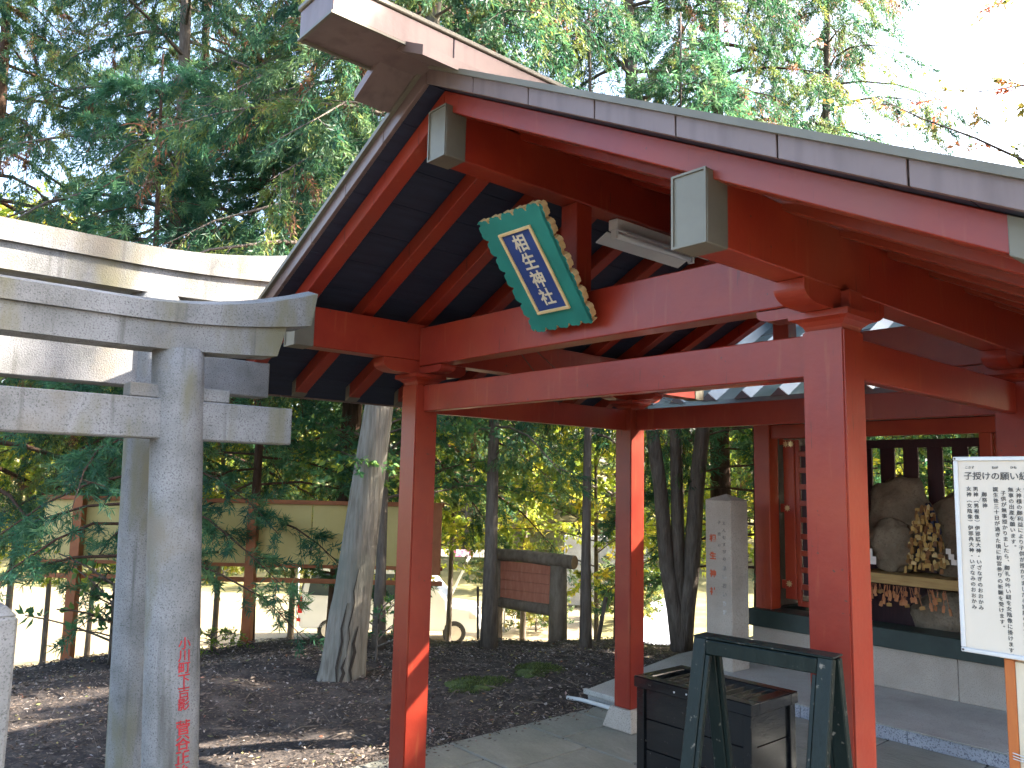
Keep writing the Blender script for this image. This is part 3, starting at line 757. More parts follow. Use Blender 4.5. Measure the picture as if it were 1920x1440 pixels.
# ------------------------------------------------------------------ offering box
ob = thing("offering_box", "black lacquered wooden offering box with slatted top", "box", (1.215, 1.15, 0))
bx0, bx1, by0, by1, bh = 0.84, 1.59, 0.93, 1.37, 0.64
for x in (bx0 + 0.012, bx1 - 0.062):
    for y in (by0 + 0.012, by1 - 0.062):
        MB().box(x, x + 0.05, y, y + 0.05, 0.0, bh - 0.0605).build("corner_post", M['lacquer'], ob, bevel=0.003)
for k in range(3):
    z0, z1 = 0.10 + k * 0.16, 0.10 + (k + 1) * 0.16 - 0.004
    MB().box(bx0 + 0.0625, bx1 - 0.0625, by0 + 0.028, by0 + 0.045, z0, z1).build("front_plank", M['lacquer'], ob, bevel=0.002)
    MB().box(bx0 + 0.0625, bx1 - 0.0625, by1 - 0.045, by1 - 0.028, z0, z1).build("back_plank", M['lacquer'], ob, bevel=0.002)
    MB().box(bx1 - 0.045, bx1 - 0.028, by0 + 0.0625, by1 - 0.0625, z0, z1).build("side_plank", M['lacquer'], ob, bevel=0.002)
    MB().box(bx0 + 0.028, bx0 + 0.045, by0 + 0.0625, by1 - 0.0625, z0, z1).build("side_plank", M['lacquer'], ob, bevel=0.002)
for (a, b, c, d) in ((bx0 + 0.0625, bx1 - 0.0625, by0 + 0.014, by0 + 0.05), (bx0 + 0.0625, bx1 - 0.0625, by1 - 0.05, by1 - 0.014), (bx0 + 0.014, bx0 + 0.05, by0 + 0.0625, by1 - 0.0625), (bx1 - 0.05, bx1 - 0.014, by0 + 0.0625, by1 - 0.0625)):
    MB().box(a, b, c, d, 0.03, 0.095).build("bottom_rail", M['lacquer'], ob, bevel=0.003)
for (a, b, c, d) in ((bx0, bx1, by0, by0 + 0.07), (bx0, bx1, by1 - 0.07, by1), (bx0, bx0 + 0.075, by0 + 0.0702, by1 - 0.0702), (bx1 - 0.075, bx1, by0 + 0.0702, by1 - 0.0702)):
    MB().box(a, b, c, d, bh - 0.06, bh).build("top_frame", M['lacquer'], ob, bevel=0.005)
for k in range(9):
    x = bx0 + 0.13 + k * 0.0605
    MB().hexa([(x - 0.022, by0 + 0.0705, bh - 0.048), (x + 0.022, by0 + 0.0705, bh - 0.048), (x + 0.022, by1 - 0.0705, bh - 0.048), (x - 0.022, by1 - 0.0705, bh - 0.048),
               (x - 0.006, by0 + 0.0705, bh - 0.012), (x + 0.006, by0 + 0.0705, bh - 0.012), (x + 0.006, by1 - 0.0705, bh - 0.012), (x - 0.006, by1 - 0.0705, bh - 0.012)]).build("slat", M['lacquer'], ob)
MB().box(bx0 + 0.05, bx1 - 0.05, by0 + 0.05, by1 - 0.05, 0.3, 0.31).build("inner_floor", M['lacquer'], ob)
for (x, z) in ((bx0 + 0.28, bh - 0.035), (bx0 + 0.36, bh - 0.03)):
    MB().tube([(x, by0 - 0.003, z), (x, by0 + 0.001, z)], 0.005, 8).build("nail", M['alu'], ob)

# ------------------------------------------------------------------ A-frame stand
af = thing("folding_stand", "black wooden A-frame stand with chipped edges before the near pillar", "stand", (2.43, -0.32, 0))
ax = Vector((0.995, 0.10, 0)).normalized(); ay = Vector((-ax.y, ax.x, 0))
ac = Vector((2.43, -0.325, 0))
def AP(x, y, z): return ac + ax * x + ay * y + Vector((0, 0, z))
hwid = 0.232
for side, (yt, ybot) in (("front", (-0.022, -0.30)), ("back", (0.024, 0.25))):
    zt = 1.20 if side == "front" else 1.195
    top = AP(0, yt, zt); 
    def AQ(x, h):   # h measured from floor along the leaning frame
        f = h / zt
        return AP(x, ybot + (yt - ybot) * f, h)
    for sx in (-1, 1):
        MB().bar(AQ(sx * (hwid - 0.024), 0.0), AQ(sx * (hwid - 0.024), zt), 0.046, 0.03, up=tuple(ay)).build("leg", M['lacquer_worn'], af, bevel=0.003)
        MB().bar(AQ(sx * (hwid - 0.055), 0.05), AQ(sx * (hwid - 0.055), zt - 0.05), 0.014, 0.02, up=tuple(ay)).build("inner_moulding", M['lacquer_worn'], af, bevel=0.002)
    MB().bar(AQ(-hwid + 0.0475, zt - 0.024), AQ(hwid - 0.0475, zt - 0.024), 0.030, 0.046).build("top_rail", M['lacquer_worn'], af, bevel=0.003)
    MB().bar(AQ(-hwid + 0.0475, 0.10), AQ(hwid - 0.0475, 0.10), 0.03, 0.05).build("bottom_rail", M['lacquer_worn'], af, bevel=0.003)
MB().hexa([AP(-hwid, -0.038, 1.2015), AP(hwid, -0.038, 1.2015), AP(hwid, 0.042, 1.2015), AP(-hwid, 0.042, 1.2015),
           AP(-hwid, -0.038, 1.208), AP(hwid, -0.038, 1.208), AP(hwid, 0.042, 1.208), AP(-hwid, 0.042, 1.208)]).build("top_strip", M['lacquer_worn'], af, bevel=0.002)

# ------------------------------------------------------------------ information sign
sg = thing("information_sign", "white notice board with black vertical text on a wooden post", "sign", (3.1, -0.13, 0))
sx0, sx1, sz0, sz1, sv = 2.952, 3.75, 1.253, 1.802, -0.15
MB().box(sx0 + 0.004, sx1 - 0.004, sv + 0.0005, sv + 0.016, sz0 + 0.004, sz1 - 0.004).build("board", M['white_board'], sg)
fr = MB()
for (a, b, c, d) in ((sx0, sx1, sz1 - 0.012, sz1), (sx0, sx1, sz0, sz0 + 0.012), (sx0, sx0 + 0.012, sz0 + 0.0122, sz1 - 0.0122), (sx1 - 0.012, sx1, sz0 + 0.0122, sz1 - 0.0122)):
    fr.box(a, b, sv - 0.006, sv + 0.018, c, d)
fr.build("frame", M['alu'], sg, bevel=0.002)
MB().box(3.052, 3.078, sv + 0.0185, sv + 0.075, 0.0, 1.247).build("post", M['orange_wood'], sg, bevel=0.002)
MB().box(3.0785, 3.17, sv + 0.02, sv + 0.05, 0.0, 1.243).build("post_plank", M['pale_wood'], sg, bevel=0.002)
MB().box(3.04, 3.66, sv + 0.0186, sv + 0.045, 1.2475, 1.272).build("batten", M['pale_wood'], sg, bevel=0.002)
wire = []
for k in range(40):
    a = k * 2 * math.pi / 13
    wire.append((3.111 + 0.068 * math.cos(a), sv + 0.047 + 0.04 * math.sin(a), 0.985 + k * 0.0003 + 0.006 * math.sin(a * 0.5)))
MB().tube(wire, 0.0016, 5).build("wire", M['alu'], sg, smooth=True)
MB().tube([(sx0 + 0.006, sv - 0.0075, sz0 + 0.006), (sx0 + 0.006, sv - 0.005, sz0 + 0.006)], 0.003, 8).build("screw", M['seam'], sg)
MB().tube([(sx0 + 0.006, sv - 0.0075, sz1 - 0.006), (sx0 + 0.006, sv - 0.005, sz1 - 0.006)], 0.003, 8).build("screw", M['seam'], sg)
LX, LZ = (1, 0, 0), (0, 0, 1)
def sgtext(body, size, x, z, bold=0.0, line=1.0, space=1.0):
    return lettering("lettering", body, size, (x, sv - 0.0004, z), LX, LZ, M['ink'], sg, bold=bold, line=line, space=space)
sgtext("子授けの願い紐・守り札", 0.0238, 2.978, 1.7385, 0.0002, space=0.97)
sgtext("こさず", 0.0085, 2.982, 1.768)
sgtext("ねが", 0.0085, 3.052, 1.768)
sgtext("ひも", 0.0085, 3.098, 1.768)
colx = [(2.983, 1.705, "女神︵女陰像︶伊邪冉大神・いざなみのおおかみ", 0.0138),
        (3.001, 1.705, "男神︵男根像︶伊邪諾大神・いざなぎのおおかみ", 0.0138),
        (3.023, 1.690, "御祭神", 0.0138),
        (3.052, 1.705, "誕生後三十日が過ぎた頃に初宮参りの祈願を受けます︒", 0.0138),
        (3.071, 1.695, "子供が無事授かりましたら︑御礼の叶い紐を女陰像に掛けます︒", 0.0138),
        (3.090, 1.705, "無事の出産を願います︒", 0.0138),
        (3.109, 1.705, "大神様の御利益により子供が授かりましたら家庭の幸せを願い", 0.0138),
        (3.128, 1.705, "安産守りは神前にて子供の無事を願い受けます︒", 0.0138)]
for x, z, s, size in colx:
    sgtext("\n".join(s), size, x, z, 0.0001, line=1.14)

# ------------------------------------------------------------------ stone monument
mo = thing("stone_monument", "square granite pillar with orange carved characters beside the shrine hall", "monument", (-0.42, 3.735, 0.084))
mb = MB()
q = [(-0.556, 3.60), (-0.284, 3.60), (-0.284, 3.87), (-0.556, 3.87)]
mo_b = MB().hexa([(x, y, 0.08) for x, y in q] + [(x, y, 1.575) for x, y in q]).build("shaft", M['granite'], mo, bevel=0.006)
MB().add([(x, y, 1.5755) for x, y in q] + [(-0.42, 3.735, 1.63)], [(3, 2, 1, 0), (0, 1, 4), (1, 2, 4), (2, 3, 4), (3, 0, 4)]).build("pointed_top", M['granite'], mo)
def mtext(chars, size, x, z, m_, bold, pitch):
    characters(chars, size, pitch, (x, 3.5985, z), LX, LZ, m_, mo, bold=bold)
mtext("相生神社", 0.070, -0.512, 1.205, M['orange_ink'], 0.0026, 0.158)
mtext("えんむすびの", 0.036, -0.375, 1.355, M['dark_ink'], 0.0006, 0.063)
mtext("あいおいさま", 0.048, -0.381, 0.955, M['pale_ink'], 0.0012, 0.077)
mtext("子授け", 0.034, -0.425, 1.36, M['dark_ink'], 0.0002, 0.102)

# ------------------------------------------------------------------ shrine hall
ha = thing("shrine_hall", "small vermilion shrine hall on a granite plinth behind the pavilion", "shrine", (0.9, 5.0, 0.084))
px_ = [-0.46, 0.42, 1.34, 2.2, 3.05]
for a, b in zip(px_[:-1], px_[1:]):
    MB().box(a + 0.002, b - 0.002, 4.2, 4.36, 0.0845, 0.408).build("plinth_block", M['granite'], ha, bevel=0.004)
for a, b in ((4.362, 5.2), (5.2, 6.0)):
    MB().box(-0.46, -0.30, a + 0.002, b - 0.002, 0.0845, 0.408).build("plinth_block", M['granite'], ha, bevel=0.004)
MB().box(-0.2995, 3.05, 4.3605, 6.0, 0.0845, 0.40).build("plinth_core", M['slab'], ha)
MB().box(-0.475, 3.06, 4.16, 4.47, 0.409, 0.565).build("sill", M['black_sill'], ha, bevel=0.005)
MB().box(-0.475, -0.30, 4.472, 6.0, 0.409, 0.56).build("sill", M['black_sill'], ha, bevel=0.005)
MB().box(-0.46, 3.05, 4.4725, 6.0, 0.4015, 0.44).build("floor_board", M['dark_wood'], ha)
for x, y in ((-0.36, 4.32), (2.93, 4.32), (2.93, 5.9), (-0.36, 5.9)):
    MB().box(x - 0.082, x + 0.082, y - 0.082, y + 0.082, 0.566, 2.42).build("post", M['red2'], ha, bevel=0.004)
MB().box(1.545, 1.635, 4.27, 4.36, 0.566, 2.16).build("post", M['red2'], ha, bevel=0.004)
MB().box(-0.2775, 2.8475, 4.275, 4.365, 2.162, 2.29).build("head_beam", M['red2'], ha, bevel=0.004)
MB().box(-0.5, 3.1, 4.30, 4.42, 2.425, 2.55).build("eave_beam", M['red2'], ha, bevel=0.004)
MB().box(1.64, 2.845, 4.31, 4.33, 0.57, 2.16).build("side_panel", M['red2'], ha)
# left door leaves with lattice and gilt flowers
dr = MB()
dz0, dz1 = 0.66, 2.155
dl = thing
door = MB().box(-0.235, -0.125, 4.42, 4.452, dz0, dz1).build("door", M['red2'], ha, bevel=0.003)
for z0, z1 in ((2.13, 2.255), (1.485, 1.565), (0.77, 0.85)):
    MB().box(-0.2772, -0.2355, 4.425, 4.448, z0 - 0.02, z1 - 0.02).build("hinge_rail", M['red2'], door, bevel=0.002)
def flower(x, z, r, parent, v):
    mb = MB(); n = 16
    pts = []
    for k in range(n):
        a = 2 * math.pi * k / n; rr = r if k % 2 == 0 else r * 0.55
        pts.append((x + math.cos(a) * rr, z + math.sin(a) * rr))
    mb.prism(pts, 'y', v - 0.008, v)
    mb.build("gilt_flower", M['gold'], parent)
    MB().tube([(x, v - 0.014, z), (x, v - 0.0082, z)], r * 0.35, 10).build("gilt_boss", M['gold'], parent)
for (x, z) in ((-0.205, 2.115), (-0.15, 2.115), (-0.2, 1.505), (-0.195, 0.80)):
    flower(x, z, 0.032, door, 4.4195)
lat = MB()
d2 = MB().box(-0.1245, -0.085, 4.44, 4.465, 0.60, 2.155).build("door", M['red2'], ha, bevel=0.003)
for k in range(10):
    z = 0.60 + k * 0.155
    MB().box(-0.0845, 0.40, 4.443, 4.462, z, z + 0.05).build("lattice_bar", M['red2'], d2, bevel=0.002)
for k in range(5):
    x = 0.005 + k * 0.088
    MB().box(x, x + 0.03, 4.445, 4.46, 0.651, 2.10).build("lattice_bar", M['red2'], d2)
MB().box(-0.08, 0.40, 4.475, 4.482, 0.70, 2.10).build("door_back_panel", M['dark_wood'], d2)
# back wall: dark slats with gaps
bw0 = 5.0
for k in range(15):
    x = -0.20 + k * 0.2127
    MB().box(x, x + 0.131, bw0, bw0 + 0.03, 0.45, 2.104).build("back_slat", M['dark_wood'], ha, bevel=0.002)
MB().box(-0.27, 2.85, bw0 - 0.022, bw0 - 0.001, 2.09, 2.168).build("back_rail", M['dark_wood'], ha, bevel=0.002)
MB().box(-0.27, 2.85, bw0 - 0.02, bw0 + 0.04, 2.222, 2.4).build("back_beam", M['dark_wood'], ha)
MB().box(-0.27, 2.85, bw0 - 0.0215, bw0 - 0.002, 0.445, 1.50).build("recess_shade_board", M['dark_wood'], ha)  # added dark board, stands for the shade in the recess behind the stones
MB().box(-0.405, -0.375, 4.405, 5.815, 0.562, 2.42).build("side_wall", M['dark_wood'], ha)
MB().box(0.41, 1.54, 4.47, 4.525, 0.89, 0.975).build("shelf_rail", M['shelf_wood'], ha, bevel=0.004)
MB().box(0.41, 1.54, 4.5255, 4.96, 0.945, 0.972).build("shelf", M['shelf_wood'], ha)
# roof of the hall
ez, ev, rz, rv = 2.455, 3.30, 3.46, 4.95
ru0, ru1 = -0.98, 3.5
def rz_at(v): return ez + (v - ev) * (rz - ez) / (rv - ev)
hr = MB().hexa([(ru0, ev, ez - 0.06), (ru1, ev, ez - 0.06), (ru1, rv, rz - 0.06), (ru0, rv, rz - 0.06), (ru0, ev, ez), (ru1, ev, ez), (ru1, rv, rz), (ru0, rv, rz)]).build("roof", M['hall_roof'], ha)
MB().hexa([(ru0, rv + 0.002, rz - 0.06), (ru1, rv + 0.002, rz - 0.06), (ru1, 6.6, 2.5), (ru0, 6.6, 2.5), (ru0, rv + 0.002, rz), (ru1, rv + 0.002, rz), (ru1, 6.6, 2.56), (ru0, 6.6, 2.56)]).build("back_roof", M['hall_roof'], ha)
k = 0
x = -0.64 - 0.345
while x < ru1 - 0.05:
    mb = MB()
    w = 0.085
    v0_ = ev - 0.012
    mb.add([(x - w, v0_, rz_at(v0_) + 0.0015), (x + w, v0_, rz_at(v0_) + 0.0015), (x, v0_, rz_at(v0_) + 0.072), (x - w, rv, rz + 0.0015), (x + w, rv, rz + 0.0015), (x, rv, rz + 0.072)],
           [(0, 1, 2), (5, 4, 3), (0, 2, 5, 3), (1, 4, 5, 2), (0, 3, 4, 1)])
    mb.build("batten", M['hall_roof'], hr)
    MB().prism([(x - w * 0.96, rz_at(ev) - 0.008), (x + w * 0.96, rz_at(ev) - 0.008), (x, rz_at(ev) + 0.062)], 'y', ev - 0.02, ev - 0.0125).build("batten_end", M['seam'], hr)
    for j in range(4):
        v = ev + 0.28 + j * 0.4 + (0.2 if k % 2 else 0)
        if v > rv - 0.1: continue
        MB().bar((x + 0.09, v, rz_at(v) + 0.003), (x + 0.255, v + 0.03, rz_at(v + 0.03) + 0.003), 0.012, 0.006).build("sheet_seam", M['seam'], hr)
    x += 0.345; k += 1
MB().box(ru0, ru1, ev - 0.006, ev + 0.02, ez - 0.12, ez - 0.0605).build("fascia", M['seam'], hr)
MB().box(ru0 - 0.15, ru1 + 0.15, rv - 0.13, rv + 0.13, rz - 0.02, rz + 0.20).build("ridge_box", M['hall_roof'], hr, bevel=0.006)
for k in range(14):
    x = -0.8 + k * 0.31
    MB().hexa([(x, ev + 0.08, ez - 0.14 + 0.05), (x + 0.06, ev + 0.08, ez - 0.14 + 0.05), (x + 0.06, 4.9, rz - 0.155), (x, 4.9, rz - 0.155),
               (x, ev + 0.08, ez - 0.065 + 0.048), (x + 0.06, ev + 0.08, ez - 0.065 + 0.048), (x + 0.06, 4.9, rz - 0.0905), (x, 4.9, rz - 0.0905)]).build("rafter", M['red2'], hr)

# stones and votive plaques in the hall
def stone_arch():
    t = thing("hollowed_stone", "large rounded brown stone with a smaller oval stone before it in the hall", "stone", (0.64, 4.86, 0.972))
    put("back_stone", ico((0.66, 4.86, 1.42), (0.30, 0.10, 0.40), 4, 0.30, 3, 1.9), M['boulder'], t)
    put("oval_stone", ico((0.63, 4.73, 1.20), (0.20, 0.07, 0.235), 4, 0.25, 6, 2.1), M['boulder'], t)
stone_arch()
b2 = put("round_stone", ico((1.14, 4.80, 1.30), (0.22, 0.11, 0.36), 3, 0.18, 5), M['boulder'])
tag(b2, "tall brown stone draped with votive plaques beside the hollow one", "stone")
b3 = put("low_stone", ico((1.10, 4.72, 0.63), (0.30, 0.16, 0.22), 3, 0.2, 8), M['boulder'])
tag(b3, "dark low stone on the hall floor under the shelf", "stone")
cord = MB()
for k in range(7):
    x = 0.985 + random.gauss(0, 0.03)
    cord.tube([(0.985, 4.672, 1.585), (x, 4.665, 1.50), (x + random.uniform(-.06, .06), 4.66, 1.35), (x + random.uniform(-.09, .09), 4.66, random.uniform(1.05, 1.2))], [0.02, 0.016, 0.012, 0.009], 6)
tag(cord.build("cord_bundle", M['cord_navy'], smooth=True), "navy cords hanging over the tall brown stone", "cord")
def ema_mesh(w, h):
    return MB().prism([(-w, -h), (w, -h), (w, h * 0.6), (0, h), (-w, h * 0.6)], 'y', -0.003, 0.003).mesh("votive_plaque")
em = [ema_mesh(0.014, 0.024), ema_mesh(0.021, 0.016), ema_mesh(0.011, 0.032)]
em2 = [m.copy() for m in em]
for i in range(170):
    f = random.random() ** 0.8
    z = 1.56 - 0.54 * f
    x = 0.985 + random.uniform(-1, 1) * (0.06 + 0.13 * f)
    mm = random.choice(em)
    o = put("votive_plaque", mm, M['ema_wood'], loc=(x, 4.625 - random.uniform(0, 0.05), z))
    o.rotation_euler = (random.uniform(-.2, .2), random.gauss(0, .14), random.uniform(-.6, .6))
    tag(o, "small yellow wooden votive plaque in the bunch hung on the tall stone", "votive plaque", "votive plaques hung on the stone")
for i in range(40):
    x = random.uniform(0.55, 1.22)
    o = put("votive_plaque", random.choice(em2), M['ema_red'] if i % 3 else M['ema_wood'], loc=(x, 4.462 - random.uniform(0.0, 0.03), random.uniform(0.72, 0.86)))
    o.rotation_euler = (random.uniform(-.2, .2), random.uniform(-.3, .3), random.uniform(-.5, .5))
    zt_ = 0.888 - o.location.z
    put("cord", MB().tube([(0, -0.004, 0.018), (random.uniform(-.01, .01), 0.0, zt_)], 0.0025, 5, caps=False).mesh("cord"), M['ema_red'], o)
    tag(o, "small votive plaque hanging in the shade below the shelf rail", "votive plaque", "votive plaques under the shelf")
sh = MB()
def zig(x, y, z, s):
    m = MB()
    pts = [(0, 0), (s, 0), (s, -s * 1.1), (s * 1.6, -s * 1.1), (s * 1.6, -s * 2.2), (s * 2.1, -s * 2.2), (s * 2.1, -s * 3.3), (s, -s * 3.3), (s, -s * 2.2), (s * .5, -s * 2.2), (s * .5, -s * 1.1), (0, -s * 1.1)]
    m.prism([(x + a, z + b) for a, b in pts], 'y', y - 0.001, y + 0.001)
    return m
tag(zig(0.42, 4.60, 1.24, 0.062).build("paper_streamer", M['paper']), "white zigzag paper streamer at the pillar side of the hollow stone", "streamer")
tag(zig(1.14, 4.60, 1.22, 0.04).build("paper_streamer", M['paper']), "smaller white paper streamer beside the yellow votive plaques", "streamer")

# ------------------------------------------------------------------ foliage machinery
def leaf_mesh(name, pos, dr, L, Wd, tint, rng, flat=0.0):
    """one lozenge per leaf, joined as one crown; tint = per-leaf colour value"""
    n = len(pos)
    dr = dr / (np.linalg.norm(dr, axis=1, keepdims=True) + 1e-9)
    rv_ = rng.normal(size=(n, 3)); rv_[:, 2] *= (1 - flat)
    side = np.cross(dr, rv_); side /= (np.linalg.norm(side, axis=1, keepdims=True) + 1e-9)
    nrm = np.cross(side, dr)
    L = L[:, None]; Wd = Wd[:, None]
    mid = pos + dr * L * 0.45 + nrm * L * 0.06
    v = np.empty((n, 4, 3))
    v[:, 0] = pos; v[:, 1] = mid + side * Wd * 0.5; v[:, 2] = pos + dr * L - nrm * L * 0.05; v[:, 3] = mid - side * Wd * 0.5
    me = bpy.data.meshes.new(name)
    me.vertices.add(4 * n); me.vertices.foreach_set("co", v.reshape(-1).astype(np.float32))
    me.loops.add(4 * n); me.loops.foreach_set("vertex_index", np.arange(4 * n, dtype=np.int32))
    me.polygons.add(n); me.polygons.foreach_set("loop_start", np.arange(0, 4 * n, 4, dtype=np.int32))
    at = me.attributes.new("tint", 'FLOAT', 'POINT')
    at.data.foreach_set("value", np.repeat(tint, 4).astype(np.float32))
    me.update(calc_edges=True)
    return me

def grow(rng, H, r0, h0, nb, Lmax, up, droop, nsub, sub_len, leaf, per, lean=(0, 0), shape=1.1, leafdroop=0.3, spread=1.0, browns=0.08, top=1.0, wood_sides=5, minlen=0.4, steps=4, origin=None):
    """trunk + limbs as one mesh, foliage as another.  leaf=(length,width)"""
    wood = MB()
    lean = np.array([lean[0], lean[1], 0.0])
    tz = np.linspace(0, H, 9)
    tp = [np.array([0, 0, z]) + lean * z + np.array([math.sin(z * 0.9 + r0 * 50), math.cos(z * 0.7), 0]) * 0.02 * z / 3 for z in tz]
    tr = [max(0.012, r0 * (1 - 0.85 * (z / H) ** 0.9)) * (1.22 if i == 0 else 1.0) for i, z in enumerate(tz)]
    wood.tube(tp, tr, 14)
    def trunk(z):
        return np.array([np.interp(z, tz, [p[k] for p in tp]) for k in range(3)])
    P = []; Dr = []; Tn = []
    for i in range(nb):
        f = (i + rng.random()) / nb
        z = h0 + (H - h0) * f * 0.97
        az = i * 2.39996 + rng.normal() * 0.3
        L = minlen + Lmax * (1 - f ** shape * top) * rng.uniform(0.75, 1.15)
        d = np.array([math.cos(az), math.sin(az), up + rng.normal() * 0.12]); d /= np.linalg.norm(d)
        b0 = trunk(z)
        pts = [b0]; cur = d.copy()
        for k in range(steps):
            cur = cur + np.array([rng.normal() * .1, rng.normal() * .1, -droop / steps]); cur /= np.linalg.norm(cur)
            pts.append(pts[-1] + cur * L / steps)
        rb_ = max(0.008, r0 * 0.28 * (1 - 0.7 * f) * min(1, L / 2.0))
        wood.tube(pts, list(np.linspace(rb_, 0.004, len(pts))), wood_sides, caps=False)
        for j in range(nsub):
            t = rng.uniform(0.22, 1.0) if nsub > 1 else 1.0
            x = t * steps; a = min(int(x), steps - 1); p = pts[a] + (pts[a + 1] - pts[a]) * (x - a)
            bd = pts[a + 1] - pts[a]; bd = bd / np.linalg.norm(bd)
            lat = np.cross(bd, [0, 0, 1]); lat /= (np.linalg.norm(lat) + 1e-9)
            sd = bd * rng.uniform(0.3, 1.0) + lat * rng.choice((-1, 1)) * rng.uniform(0.3, 1.0) * spread + np.array([0, 0, rng.normal() * 0.3 * spread - leafdroop])
            sd /= np.linalg.norm(sd)
            sl_ = sub_len * rng.uniform(0.5, 1.25)
            if j % 3 == 0: wood.tube([p, p + sd * sl_ * 0.5, p + sd * sl_ * 0.95 + np.array([0, 0, -0.05 * sl_])], [0.006, 0.004, 0.002], 3, caps=False)
            n = max(3, int(per * rng.uniform(0.7, 1.2)))
            tt = np.sqrt(rng.random(n))
            pos = p + sd * (tt * sl_)[:, None] + rng.normal(size=(n, 3)) * 0.03 * sl_ + np.array([0, 0, -1])* (tt**2 * sl_ * leafdroop * 0.3)[:, None]
            ld = sd * rng.uniform(0.3, 1.0, n)[:, None] + rng.normal(size=(n, 3)) * 0.55 + np.array([0, 0, -leafdroop])
            base = rng.random() ** 1.1 * 0.84
            if rng.random() < browns: base = rng.uniform(0.87, 1.0)
            P.append(pos); Dr.append(ld); Tn.append(np.clip(base + rng.normal(size=n) * 0.06, 0, 1))
    P = np.concatenate(P); Dr = np.concatenate(Dr); Tn = np.concatenate(Tn)
    if origin is not None:      # boughs are pruned clear of the roofs
        w = P + np.array(origin)
        keep = ~((w[:, 0] > -1.15) & (w[:, 0] < 3.7) & (w[:, 1] > -1.3) & (w[:, 1] < 7) & (w[:, 2] < 3.8))
        P, Dr, Tn = P[keep], Dr[keep], Tn[keep]
    n = len(P)
    L = leaf[0] * rng.uniform(0.6, 1.25, n); Wd = leaf[1] * rng.uniform(0.7, 1.2, n)
    return wood, leaf_mesh("crown", P, Dr, L, Wd, Tn, rng)

TREES = {}
def species(key, bark, leafm, **kw):
    rng = np.random.default_rng(abs(hash(key)) % 1000 if False else sum(ord(c) * (i + 1) for i, c in enumerate(key)))
    wood, crown = grow(rng, **kw)
    tm = wood.mesh("trunk", smooth=True)
    tm.materials.append(M[bark]); crown.materials.append(M[leafm])
    TREES[key] = (tm, crown)
def tree(key, name, label, loc, rotz=0.0, scale=1.0, cat="tree", group=None, sz=None):
    e = thing(name, label, cat, loc, group, rotz)
    e["local"] = 1
    e.scale = (scale, scale, sz or scale)
    tm, cm = TREES[key]
    put("trunk" if cat == "tree" else "stem", tm, None, e)
    put("crown" if cat == "tree" else "leaves", cm, None, e)
    del e["local"]
    return e
def gpos(px, d, dz=0.0):
    p = pix(px, 895, d)
    return (p.x, p.y, ground_z(p.x, p.y) + dz)

species("cedar_a", 'bark_red', 'cedar', H=17, r0=0.19, h0=4.5, nb=72, Lmax=3.0, shape=1.9, up=0.12, droop=0.75, nsub=26, sub_len=0.8, leaf=(0.082, 0.0145), per=125, leafdroop=0.45, browns=0.06)
species("cedar_b", 'bark', 'cedar', H=16, r0=0.16, h0=4.3, nb=64, Lmax=2.8, shape=1.8, up=0.2, droop=0.85, nsub=22, sub_len=0.85, leaf=(0.085, 0.0145), per=125, leafdroop=0.6, browns=0.075)
species("strap", 'bark_red', 'strap', H=8.0, r0=0.085, h0=1.15, nb=50, Lmax=2.2, up=0.25, droop=0.95, nsub=20, sub_len=0.42, leaf=(0.125, 0.0145), per=60, leafdroop=0.1, browns=0.0, minlen=0.6)
species("broad", 'bark', 'broad', H=7.0, r0=0.075, h0=1.8, nb=34, Lmax=1.8, up=0.4, droop=0.5, nsub=22, sub_len=0.5, leaf=(0.085, 0.042), per=20, leafdroop=0.15, browns=0.0)
species("sunny", 'bark', 'sunny', H=8.0, r0=0.06, h0=2.5, nb=40, Lmax=2.2, up=0.4, droop=0.5, nsub=18, sub_len=0.6, leaf=(0.12, 0.06), per=20, leafdroop=0.15, browns=0.0, shape=1.8)
species("shade", 'bark', 'far', H=7.7, r0=0.10, h0=4.6, nb=40, Lmax=1.0, up=0.12, droop=0.3, nsub=18, sub_len=0.7, leaf=(0.20, 0.09), per=22, leafdroop=0.1, browns=0.0, shape=2.4)  # for an unseen added tree, crown shaped to shade the roof ridge
species("tall", 'bark', 'cedar', H=21.0, r0=0.20, h0=15.6, nb=26, Lmax=1.1, up=0.5, droop=0.1, nsub=16, sub_len=0.55, leaf=(0.12, 0.03), per=36, leafdroop=0.0, browns=0.0, shape=1.6)  # for an unseen added tree, crown held high to dapple the rear torii's lintel
species("slim", 'bark', 'strap', H=9.0, r0=0.085, h0=2.3, nb=22, Lmax=1.4, up=0.2, droop=0.9, nsub=10, sub_len=0.5, leaf=(0.09, 0.013), per=34, leafdroop=0.35, browns=0.0)
species("far", 'bark', 'far', H=11.0, r0=0.22, h0=0.8, nb=46, Lmax=3.6, up=0.35, droop=0.4, nsub=20, sub_len=1.1, leaf=(0.30, 0.15), per=20, leafdroop=0.1, browns=0.0, shape=1.8)
species("autumn", 'bark', 'autumn', H=8.0, r0=0.12, h0=2.6, nb=16, Lmax=3.4, up=0.5, droop=0.35, nsub=9, sub_len=0.6, leaf=(0.075, 0.036), per=22, leafdroop=0.1, browns=0.2, shape=2.2, steps=5)
species("hedge", 'bark', 'far', H=1.5, r0=0.03, h0=0.05, nb=40, Lmax=0.75, up=0.5, droop=0.2, nsub=14, sub_len=0.3, leaf=(0.10, 0.05), per=16, leafdroop=0.0, browns=0.0, shape=2.5)
species("seedling", 'bark', 'broad', H=0.5, r0=0.008, h0=0.12, nb=9, Lmax=0.16, up=0.6, droop=0.3, nsub=3, sub_len=0.1, leaf=(0.07, 0.032), per=6, leafdroop=0.0, browns=0.0)
